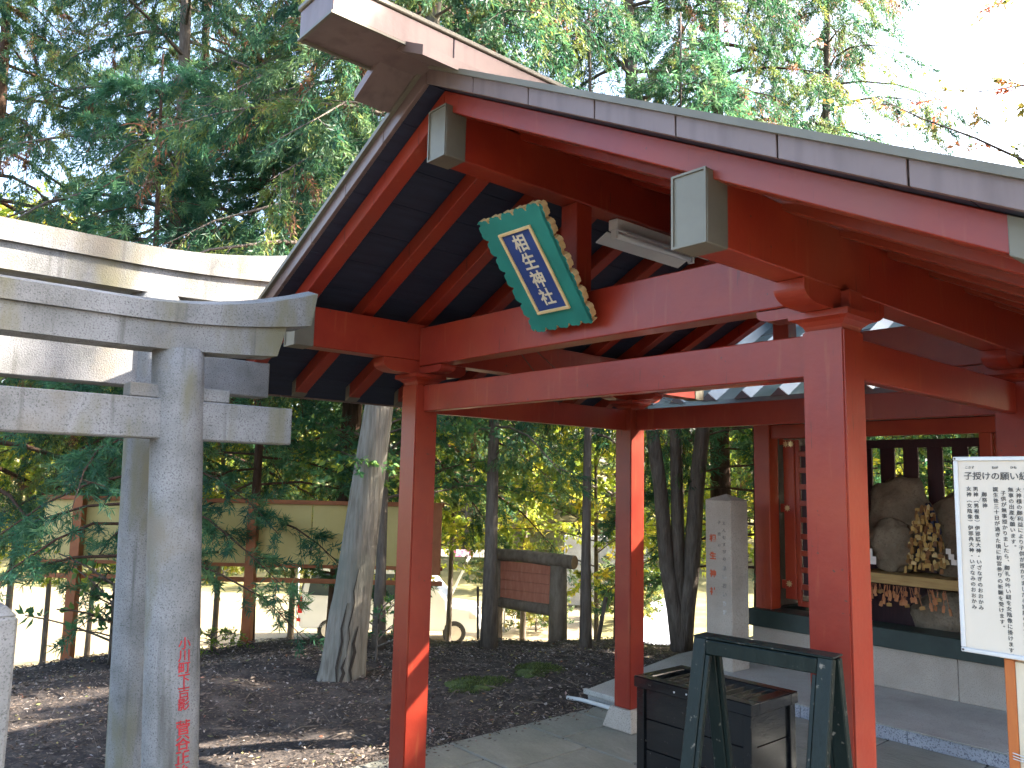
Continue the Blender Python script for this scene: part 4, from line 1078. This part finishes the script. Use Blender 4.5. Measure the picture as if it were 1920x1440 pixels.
species("fern", 'bark', 'fern', H=0.28, r0=0.006, h0=0.02, nb=14, Lmax=0.30, up=0.8, droop=1.1, nsub=9, sub_len=0.09, leaf=(0.07, 0.022), per=8, leafdroop=0.05, browns=0.0, shape=3)
species("grass", 'bark', 'dry', H=0.4, r0=0.006, h0=0.02, nb=30, Lmax=0.35, up=1.6, droop=0.9, nsub=5, sub_len=0.2, leaf=(0.22, 0.012), per=8, leafdroop=0.0, browns=0.0, shape=3)

# the leaning pale trunk
lt = thing("leaning_tree", "leaning tree with split pale grey trunk beside the front pillar", "tree", (-2.53, 1.0, 0))
tb, tt_ = pix(637, 1290, 6.95), pix(712, 755, 7.25)
dvec = (tt_ - tb)
pts = [tb + dvec * f for f in (-0.05, 0.0, 0.06, 0.15, 0.3, 0.5, 0.75, 1.0, 1.5, 2.2, 3.0)]
rad = [0.245, 0.225, 0.195, 0.178, 0.165, 0.152, 0.140, 0.128, 0.105, 0.075, 0.03]
mb = MB(); nseg = 28
pp = [pts[0]]
rr = [rad[0]]
for i in range(len(pts) - 1):
    for k in range(1, 5):
        pp.append(pts[i].lerp(pts[i + 1], k / 4)); rr.append(rad[i] + (rad[i + 1] - rad[i]) * k / 4)
mb.tube(pp, rr, nseg)
for i in range(len(pp)):   # fluted, split bark at the foot
    for k in range(nseg):
        a = 2 * math.pi * k / nseg
        v = Vector(mb.v[i * nseg + k]); c = pp[i]
        f = 1 + 0.05 * math.sin(5 * a + i * 0.15) * (1.6 if i < 16 else 0.5) + 0.02 * math.sin(11 * a + i * 0.4)
        mb.v[i * nseg + k] = tuple(c + (v - c) * f)
mb.build("trunk", M['bark_pale'], lt, smooth=True)
cr_ = MB()
vdir = Vector((CAM.x + 2.5, CAM.y - 1.0, 0)).normalized(); vs_ = Vector((-vdir.y, vdir.x, 0))
for (f0, f1, o, w) in ((0.0, 0.30, -0.05, 0.020), (0.02, 0.22, 0.07, 0.028), (0.14, 0.42, 0.01, 0.012), (0.0, 0.12, 0.0, 0.03)):
    n = 7
    left, right_ = [], []
    vs2 = []
    for k in range(n + 1):
        f = f0 + (f1 - f0) * k / n
        c = tb + dvec * f
        r = np.interp(f, [0.0, 0.06, 0.15, 0.3, 0.5], [0.225, 0.195, 0.178, 0.165, 0.152])
        oo = o + 0.012 * math.sin(k * 2.1)
        ww = w * math.sin(math.pi * (k + 0.35) / (n + 0.7))
        for q in (oo - ww / 2, oo + ww / 2):
            vs2.append(c + vs_ * q + vdir * (math.sqrt(max(0.001, r * r - q * q)) * 1.07 + 0.004))
            vs2.append(c + vs_ * q + vdir * (math.sqrt(max(0.001, r * r - q * q)) * 1.07 - 0.05))
    fs2 = []
    for k in range(n):
        a = k * 4
        fs2 += [(a, a + 2, a + 6, a + 4), (a + 1, a + 5, a + 7, a + 3), (a, a + 4, a + 5, a + 1), (a + 2, a + 3, a + 7, a + 6)]
    cr_.add(vs2, fs2)
cr_.build("bark_split", M['crack'], lt)
rngL = np.random.default_rng(5)
wd, cw = grow(rngL, H=9, r0=0.10, h0=3.4, nb=50, Lmax=2.4, up=0.15, droop=0.8, nsub=24, sub_len=0.75, leaf=(0.082, 0.0145), per=95, leafdroop=0.45, browns=0.06,
              lean=(dvec.x / dvec.z, dvec.y / dvec.z), origin=(tb.x, tb.y, 0))
wm = wd.mesh("limbs", smooth=True); wm.materials.append(M['bark'])
o = put("limbs", wm, None, lt); o.location = (tb.x, tb.y, 0)
cw.materials.append(M['cedar']); o = put("crown", cw, None, lt); o.location = (tb.x, tb.y, 0)

G = "trees around the shrine"
tree("cedar_a", "cedar_tree", "tall dark cedar filling the upper left corner above the torii", gpos(-75, 12.6), 0.3, 1.0, group=G)
tree("cedar_b", "cedar_tree", "cedar with hanging brown sprays above the torii lintels", gpos(292, 10.5), 1.9, 0.95, group=G)
tree("cedar_a", "cedar_tree", "cedar with a trunk hidden by the lettered torii pillar", gpos(335, 14.0), 5.9, 1.0, group=G)
tree("cedar_a", "cedar_tree", "tall cedar just beyond the roof's left slope", gpos(652, 11.5), 2.6, 0.95, group=G)
tree("cedar_b", "cedar_tree", "cedar rising behind the ridge beam end", gpos(778, 10.0), 4.2, 1.0, group=G)
tree("cedar_a", "cedar_tree", "tall cedar behind the roof, farther back in line with the front pillar", gpos(764, 14.0), 5.0, 0.95, group=G)
tree("cedar_b", "cedar_tree", "cedar above the roof, in line with the far pillar", gpos(1178, 10.4), 0.8, 0.95, group=G)
tree("cedar_a", "cedar_tree", "thin cedar showing sky gaps above the right roof slope", gpos(1350, 11.5), 3.3, 0.9, group=G)
tree("cedar_b", "cedar_tree", "rightmost tall cedar standing out against the bright sky", gpos(1570, 12.5), 2.3, 0.9, group=G)
tree("strap", "podocarpus_tree", "long-leaved evergreen tree with low boughs right of the torii pillar", gpos(482, 10.4), 0.4, 0.9, group=G)
tree("strap", "podocarpus_tree", "long-leaved evergreen with low boughs left of the torii pillars", gpos(254, 8.6), 2.2, 0.85, group=G)
tree("broad", "broadleaf_tree", "slender broadleaf tree between leaning trunk and front pillar", gpos(722, 8.9), 1.0, 0.9, group=G)
tree("slim", "slender_tree", "straight slender grey tree left of the brown board", gpos(924, 9.25), 0.2, 1.0, group=G)
tree("slim", "slender_tree", "thinner slender tree just left of the far pillar", gpos(1101, 9.05), 2.0, 0.72, group=G, sz=0.95)
tree("broad", "broadleaf_tree", "leafy green tree seen between the two left pillars", gpos(800, 11.0), 3.0, 0.9, group=G)
tree("strap", "podocarpus_tree", "dense evergreen tree behind the stone monument", gpos(1420, 10.5), 3.4, 0.85, group=G)
tree("strap", "podocarpus_tree", "evergreen tree behind the shrine hall slats", gpos(1700, 13.0), 1.4, 1.0, group=G)
tree("broad", "broadleaf_tree", "yellow-green leafy tree behind the shrine hall", gpos(1620, 11.0), 5.4, 0.9, group=G)

spots = [(110, 16.2, "between the left billboard post and the frame"), (300, 16.8, "behind the lettered torii pillar"), (40, 17.0, "at the left edge of the picture"), (190, 18.0, "left of the torii pillars"), (420, 16.5, "just right of the torii pillar"), (560, 18.0, "above the beige billboard"),
         (690, 16.5, "seen past the leaning trunk"), (850, 17.5, "right of the front pillar"), (985, 19.0, "above the brown board"), (1120, 16.5, "left of the far pillar"),
         (1385, 16.0, "right of the three-stemmed tree"), (1500, 17.0, "behind the shrine hall doors"), (1690, 17.0, "behind the hall slats"), (1850, 16.5, "behind the notice board")]
for i, (px, d, w_) in enumerate(spots):
    tree("sunny", "young_tree", "yellow-green sunlit young tree " + w_, gpos(px, d), i * 1.3, 1.05 + 0.14 * (i % 3), group="sunlit young trees behind the mound")
# three-stemmed tree
ms = thing("three_stemmed_tree", "tree with three stems rising from one base left of the monument", "tree", gpos(1277, 8.95), G)
base = pix(1277, 1200, 8.95)
for (px, py, r) in ((1222, 800, 0.085), (1265, 800, 0.07), (1318, 800, 0.095)):
    tp_ = pix(px, py, 9.0)
    m_ = base.lerp(tp_, 0.35) + (tp_ - base).cross(Vector((0, 0, 1))) * 0.0 + Vector(((px - 1277) * 0.0008 * RIGHT.x, (px - 1277) * 0.0008 * RIGHT.y, 0))
    up2 = tp_ + (tp_ - base) * 1.2
    MB().tube([base + Vector((0, 0, -0.1)), base.lerp(m_, 0.4) , m_, base.lerp(tp_, 0.7), tp_, up2], [r * 1.35, r * 1.15, r, r * 0.92, r * 0.85, 0.03], 14).build("stem", M['bark'], ms, smooth=True)
rngM = np.random.default_rng(21)
wd, cw = grow(rngM, H=7.5, r0=0.05, h0=2.1, nb=44, Lmax=1.7, up=0.3, droop=0.8, nsub=20, sub_len=0.45, leaf=(0.10, 0.014), per=40, leafdroop=0.2, browns=0.0, origin=tuple(base))
cw.materials.append(M['strap']); wm = wd.mesh("limbs", smooth=True); wm.materials.append(M['bark'])
put("limbs", wm, None, ms).location = tuple(base); put("crown", cw, None, ms).location = tuple(base)
# autumn boughs at the right, stem outside the frame
p = pix(2120, 895, 9.0)
tree("autumn", "autumn_tree", "tree with sparse orange autumn leaves reaching in from the right against white sky", (p.x, p.y, ground_z(p.x, p.y)), 2.2, 1.05)
# unseen trees added right of the frame to shade the shrine
wood = ((2.6, 9.1, "far", 0.60, 0.3, 0.76, "behind the shrine hall's far corner"), (0.9, 11.9, "far", 0.50, 4.0, 0.80, "second row behind the hall"), (5.6, 8.8, "far", 0.62, 1.5, 0.70, "between the hall and the notice board"),
        (4.4, 3.95, "shade", 1.0, 2.2, 1.0, "close beside the pavilion's right eave"), (6.5, 6.2, "far", 0.58, 0.9, 0.62, "right of the notice board"), (7.6, 12.3, "tall", 1.0, 0.4, 1.0, "tallest, bare stemmed below"),
        (8.6, 8.4, "cedar_b", 0.9, 5.2, 0.52, "farthest right"))
for (x, y, k, s, r, z, w_) in wood:
    tree(k, "shade_tree", "added shade tree, unseen outside the frame, " + w_, (x, y, -0.02), r, s, group="unseen trees added for shade", sz=z)
# background trees beyond the lot
far_pos = [(-120, 40), (60, 43), (230, 41), (400, 44), (560, 42), (720, 45), (880, 40), (1010, 43), (1150, 40), (1290, 44), (1420, 39), (1560, 43), (1700, 40), (1850, 42)]
names = ["leftmost", "second", "third", "fourth", "fifth", "sixth", "seventh", "eighth", "ninth", "tenth", "eleventh", "twelfth", "thirteenth", "fourteenth"]
for i, (px, d) in enumerate(far_pos):
    tree("far", "distant_tree", "%s tree from the left in the sunlit belt beyond the parking lot" % names[i], gpos(px, d), i * 1.7, 0.8 + 0.25 * ((i * 7) % 5) / 5, group="distant trees beyond the lot")
for i, (px, d, s) in enumerate(((-60, 34, 1.5), (110, 35, 1.2), (260, 34, 1.4), (430, 35, 1.1), (590, 34, 1.3), (760, 35.5, 1.4), (930, 34, 1.2))):
    tree("hedge", "hedge_shrub", "%s rounded shrub from the left along the far side of the lot" % names[i], gpos(px, d), i * 1.1, s, cat="shrub", group="shrubs edging the lot")
for i, (px, d, s, lab) in enumerate(((1180, 27, 1.2, "sunlit shrub beside the pale path"), (1010, 25, 1.0, "sunlit shrub right of the brown board"), (1120, 31, 1.5, "round shrub beyond the pale path"))):
    tree("hedge", "shrub", lab, gpos(px, d), i * 2.1, s, cat="shrub")
for i, (px, py, s, k, lab) in enumerate(((705, 1243, 1.0, "seedling", "leafy seedling at the foot of the leaning trunk"), (1238, 1192, 1.0, "fern", "bright fern left of the three-stemmed tree"), (1262, 1205, 0.8, "fern", "small fern in front of the three-stemmed tree"),
                                         (1300, 1196, 0.9, "fern", "bright fern between three-stemmed tree and monument"), (205, 1246, 1.7, "seedling", "yellow-green seedling by the left billboard post"), (230, 1238, 1.4, "seedling", "low seedling beside the torii pillar's left edge"),
                                         (1215, 1188, 0.7, "fern", "low fern beside the far pillar"), (395, 1222, 0.7, "fern", "green tuft just right of the torii pillar"))):
    # stand on the mound where the sight line meets it
    d = 3.0
    while d < 14:
        q = pix(px, py, d)
        if q.z < ground_z(q.x, q.y): break
        d += 0.05
    tree(k, "fern" if k == "fern" else "seedling", lab, (q.x, q.y, ground_z(q.x, q.y)), i, s, cat="plant")

# ------------------------------------------------------------------ moss, leaf litter
def scatter(n, x0, x1, y0, y1, test=None):
    pts = []
    while len(pts) < n:
        x, y = random.uniform(x0, x1), random.uniform(y0, y1)
        if test is None or test(x, y): pts.append((x, y, ground_z(x, y)))
    return np.array(pts)
def litter_ok(x, y):
    if x > -0.52 and y > -4.6 and y < 3.2: return False
    if x > -0.66 - (y - 2.16) * 0.23 and y > 2.1: return False
    return (Vector((x - CAM.x, y - CAM.y, 0)).dot(FH)) > 2.5
lp = scatter(46000, -8.5, -0.5, -2.6, 8.0, litter_ok)
rng = np.random.default_rng(3)
dr_ = rng.normal(size=(len(lp), 3)); dr_[:, 2] *= 0.22
lp[:, 2] += rng.uniform(0.002, 0.02, len(lp))
lm = leaf_mesh("leaf_litter", lp, dr_, rng.uniform(0.012, 0.052, len(lp)), rng.uniform(0.007, 0.022, len(lp)), rng.random(len(lp)), rng, flat=-2.0)
tag(put("leaf_litter", lm, M['litter']), "scattered brown fallen leaves and wood chips on the mound", kind="stuff")
tw = MB()
for k in range(420):
    x, y = random.uniform(-6.5, -0.7), random.uniform(-2.2, 6.0)
    if not litter_ok(x, y): continue
    a = random.uniform(0, 6.28); L = random.uniform(0.08, 0.38); z = ground_z(x, y) + 0.012
    p0 = Vector((x, y, z)); p2 = Vector((x + L * math.cos(a), y + L * math.sin(a), 0)); p2.z = ground_z(p2.x, p2.y) + random.uniform(0.006, 0.03)
    p1 = p0.lerp(p2, 0.5) + Vector((random.gauss(0, .02), random.gauss(0, .02), random.uniform(0, 0.02)))
    r = random.uniform(0.0025, 0.006)
    tw.tube([p0, p1, p2], [r, r * 0.8, r * 0.4], 4, caps=False)
tag(tw.build("fallen_twigs", M['bark']), "thin fallen twigs lying on the mound", kind="stuff")
ln = scatter(1500, -0.75, -0.3, -0.5, 2.1)
ln[:, 2] = 0.004
d2_ = rng.normal(size=(len(ln), 3)); d2_[:, 2] *= 0.15
ln = ln[(ln[:, 0] < -0.3 - 0.2 * rng.random(len(ln)))]; d2_ = d2_[:len(ln)]
tag(put("leaf_litter", leaf_mesh("leaf_litter", ln, d2_, rng.uniform(0.015, 0.04, len(ln)), rng.uniform(0.006, 0.016, len(ln)), rng.random(len(ln)), rng, flat=-2.0), M['litter']), "leaf bits drifted on the paving edge", kind="stuff")
def moss(label, cx, cy, rx, ry, h, n):
    e = thing("moss_hummock", label, "moss", (cx, cy, ground_z(cx, cy)))
    rr_ = random.Random(int(cx * 100))
    for k in range(7):
        a = rr_.uniform(0, 2 * math.pi); q = rr_.uniform(0, 0.85)
        x, y = cx + rx * q * math.cos(a), cy + ry * q * math.sin(a)
        f = rr_.uniform(0.25, 0.55)
        me = ico((x, y, ground_z(x, y) - 0.015), (rx * f, ry * f * 1.2, h * rr_.uniform(0.5, 1.0)), 3, 0.5, cx + k, 2.2)
        me.materials.append(mat_moss)
        put("moss_lump", me, None, e)
    a = rng.uniform(0, 2 * math.pi, n); r = np.sqrt(rng.random(n)) * 1.1
    gap = np.sin(a * 3 + cx * 9) * 0.25 + np.sin(a * 7) * 0.15
    keep = r < 0.85 + gap
    a, r = a[keep], r[keep]; n = len(a)
    x = cx + rx * r * np.cos(a); y = cy + ry * r * np.sin(a)
    z = np.array([ground_z(p, q) for p, q in zip(x, y)]) + h * 0.75 * np.sqrt(np.clip(1 - r * r, 0, 1))
    p = np.stack([x, y, z - 0.012], 1)
    d = rng.normal(size=(n, 3)) * 0.6 + np.array([0, 0, 0.7])
    m2 = leaf_mesh("moss_tufts", p, d, rng.uniform(0.015, 0.04, n), rng.uniform(0.005, 0.010, n), rng.random(n) ** 1.6, rng)
    m2.materials.append(M['moss'])
    put("tufts", m2, None, e)
mat_moss = mat("moss_cushion", [(0.3, (0.03, 0.035, 0.012)), (0.5, (0.05, 0.07, 0.016)), (0.75, (0.09, 0.12, 0.02))], 14, 0.95, bump=0.8, bscale=60)
moss("low green moss hummock on the mound behind the front pillar", -1.55, 1.75, 0.26, 0.30, 0.055, 2000)
moss("second moss hummock nearer the stone slab", -1.5, 2.38, 0.28, 0.24, 0.06, 1700)

# ------------------------------------------------------------------ billboard, log sign, posts
bb = thing("billboard", "long beige billboard seen from behind on rusty orange posts", "billboard", gpos(480, 10.0))
def bpt(px, z, d=10.0, off=0.0):
    q = pix(px, 895, d + off)
    return Vector((q.x, q.y, z))
cuts = [90, 155, 260, 370, 480, 590, 700, 830]
for a, b in zip(cuts[:-1], cuts[1:]):
    MB().bar(bpt(a + 1, 1.0), bpt(b - 1, 1.0), 0.03, 0.74).build("panel", M['panel_beige'], bb, bevel=0.004)
for px in (155, 480, 822):
    q = bpt(px, 0, off=-0.10)
    g0 = ground_z(q.x, q.y)
    MB().bar((q.x, q.y, g0 - 0.2 if px < 800 else 0.55), (q.x, q.y, 1.42), 0.115, 0.115, up=(RH.x, RH.y, 0)).build("post", M['rust_post'], bb, bevel=0.004)
for z, h in ((1.39, 0.05), (0.615, 0.04), (0.44, 0.055)):
    MB().bar(bpt(86, z, off=-0.04), bpt(835, z, off=-0.04), 0.04, h).build("rail", M['rust_post'], bb, bevel=0.003)

ls = thing("log_sign", "weathered brown board framed by thick logs on the mound edge", "sign", gpos(985, 10.6))
La, Lb = pix(925, 1040, 11.0), pix(1062, 1055, 10.3)
def lpt(f, z): 
    q = La.lerp(Lb, f); return Vector((q.x, q.y, z))
top = MB().tube([lpt(-0.06, 0.70), lpt(0.4, 0.715), lpt(1.10, 0.69)], [0.085, 0.082, 0.09], 14).build("top_log", M['log'], ls, smooth=True)
e = lpt(1.102, 0.69); dd = (lpt(1.1, 0) - lpt(0, 0)).normalized()
MB().tube([e, e + dd * 0.006], [0.082, 0.082], 14).build("sawn_end", M['log_end'], top)
for f in (0.03, 0.90):
    q = lpt(f, 0); g0 = ground_z(q.x, q.y)
    MB().tube([(q.x, q.y, g0 - 0.2), (q.x, q.y, 0.2), (q.x, q.y, 0.635)], [0.125, 0.115, 0.105], 14).build("log_post", M['log'], ls, smooth=True)
MB().tube([lpt(0.08, 0.08), lpt(0.87, 0.055)], [0.07, 0.075], 12).build("bottom_log", M['log'], ls, smooth=True)
for k in range(4):
    z0 = 0.135 + k * 0.124
    MB().bar(lpt(0.11, z0 + 0.061), lpt(0.80, z0 + 0.061), 0.03, 0.121).build("board_plank", M['sign_board'], ls, bevel=0.003)
# thin stake and white pickets beside it
for i, (px, py0, py1, d, r, lab, mm) in enumerate(((1136, 1190, 1120, 8.9, 0.022, "short dark stake leaning beside the thin tree", 'bark'), (896, 1190, 1100, 9.4, 0.014, "thin dark stake standing before the van", 'crack'))):
    a, b = pix(px - (14 if i == 0 else 0), py0 + 10, d), pix(px, py1, d)
    tag(MB().tube([a, b], r, 8).build("stake", M[mm], smooth=True), lab, "stake")

# ------------------------------------------------------------------ van with raised bonnet
vr = pix(731, 1190, 22.0)
VX = RH.copy(); VY = FH.copy()   # VX forward along the van, VY away from the camera
VO = Vector((vr.x, vr.y, -2.84)) - VX * 2.55
van = thing("white_van", "white van with its bonnet raised, parked in the bright lot", "van", tuple(VO + VX * 2.3))
def VP(x, y, z): return VO + VX * (x * 1.10) + VY * y + Vector((0, 0, z * 1.13))
prof = [(0.02, 0.35), (0.0, 0.75), (0.06, 1.15), (0.16, 1.72), (0.30, 1.88), (0.6, 1.93), (2.7, 1.93), (3.05, 1.86), (3.62, 1.22), (3.72, 1.12), (3.76, 0.62), (3.70, 0.35)]
def vprism(pts, y0, y1, name, m_, parent, bevel=0.0):
    n = len(pts); mb = MB()
    mb.add([VP(x, y0, z) for x, z in pts] + [VP(x, y1, z) for x, z in pts], [tuple(range(n)), tuple(range(2 * n - 1, n - 1, -1))] + [((k + 1) % n, k, k + n, (k + 1) % n + n) for k in range(n)])
    return mb.build(name, m_, parent, bevel=bevel, seg=2)
body = vprism(prof, 0.0, 1.68, "body", M['van_white'], van, bevel=0.05)
vprism([(3.70, 0.35), (3.76, 0.95), (4.35, 0.88), (4.52, 0.72), (4.55, 0.40), (4.5, 0.33)], 0.03, 0.42, "fender", M['van_white'], van, bevel=0.03)
vprism([(3.70, 0.35), (3.76, 0.95), (4.35, 0.88), (4.52, 0.72), (4.55, 0.40), (4.5, 0.33)], 1.26, 1.65, "fender", M['van_white'], van, bevel=0.03)
vprism([(4.42, 0.35), (4.42, 0.62), (4.56, 0.60), (4.58, 0.36)], 0.425, 1.255, "bumper", M['van_white'], van, bevel=0.02)
vprism([(3.77, 0.40), (3.77, 0.90), (4.40, 0.84), (4.40, 0.40)], 0.44, 1.24, "engine_bay", M['engine'], van)
vprism([(3.74, 1.13), (3.80, 1.12), (4.22, 2.02), (4.17, 2.05)], 0.12, 1.56, "bonnet", M['van_white'], van, bevel=0.01)
for pts in ([(0.22, 1.16), (0.30, 1.68), (0.92, 1.70), (0.92, 1.14)], [(1.02, 1.14), (1.02, 1.70), (1.92, 1.70), (1.92, 1.14)], [(2.02, 1.14), (2.02, 1.70), (2.72, 1.70), (3.0, 1.62), (3.36, 1.16)]):
    vprism(pts, -0.012, 0.03, "side_window", M['glass'], body)
vprism([(0.02, 1.2), (-0.01, 1.2), (0.09, 1.70), (0.13, 1.70)], 0.2, 1.48, "rear_window", M['glass'], body)
vprism([(-0.02, 0.72), (-0.02, 1.10), (0.07, 1.12), (0.10, 0.72)], -0.012, 0.16, "tail_light", M['tail'], van, bevel=0.01)
vprism([(-0.03, 0.52), (-0.03, 0.60), (0.06, 0.60), (0.06, 0.52)], -0.01, 0.16, "tail_light", M['tail'], van)
vprism([(4.28, 0.66), (4.30, 0.82), (4.45, 0.76), (4.50, 0.66)], 0.018, 0.20, "headlight", M['alu'], van, bevel=0.01)
vprism([(1.95, 0.45), (1.95, 1.72), (1.975, 1.72), (1.975, 0.45)], -0.006, 0.02, "door_seam", M['crack'], body)
vprism([(2.10, 1.02), (2.10, 1.06), (2.28, 1.06), (2.28, 1.02)], -0.02, 0.01, "door_handle", M['alu'], body)
for x in (0.78, 3.92):
    for y in (0.10, 1.58):
        w = MB().tube([VP(x, y - 0.1, 0.32), VP(x, y + 0.1, 0.32)], 0.32, 28).build("wheel", M['tyre'], van, bevel=0.02)
        MB().tube([VP(x, y - 0.112, 0.32), VP(x, y - 0.101, 0.32)], 0.20, 20).build("rim", M['rim'], w)
bn = thing("pink_banner", "pink and white striped banner stretched above the van", "banner", tuple(VP(0.6, 2.4, 0)))
for k in range(8):
    q0, q1 = VP(-0.6 + k * 0.72, 2.4, 2.05), VP(-0.6 + (k + 1) * 0.72 - 0.02, 2.4, 2.05)
    MB().bar(q0, q1, 0.02, 0.22).build("banner_strip", M['pink'] if k % 2 == 0 else M['paper'], bn)
for k in (0, 8):
    q = VP(-0.6 + k * 0.72, 2.43, 0)
    MB().tube([q, q + Vector((0, 0, 2.18))], 0.03, 8).build("banner_pole", M['alu'], bn, smooth=True)

# low wall and shed-like wall far right
fw = thing("garden_wall", "pale stone garden wall in sunshine beyond the path", "wall", gpos(1130, 30))
for k in range(5):
    a = pix(1060 + k * 32, 895, 30); b = pix(1060 + (k + 1) * 32, 895, 30)
    g0 = ground_z(a.x, a.y)
    MB().bar((a.x, a.y, -0.75), (b.x - 0.01, b.y - 0.01, -0.75), 0.3, 1.0).build("wall_block", M['slab'], fw, bevel=0.01)
    MB().bar((a.x, a.y, -2.0), (b.x - 0.01, b.y - 0.01, -2.0), 0.32, 1.49).build("wall_block", M['slab'], fw, bevel=0.01)
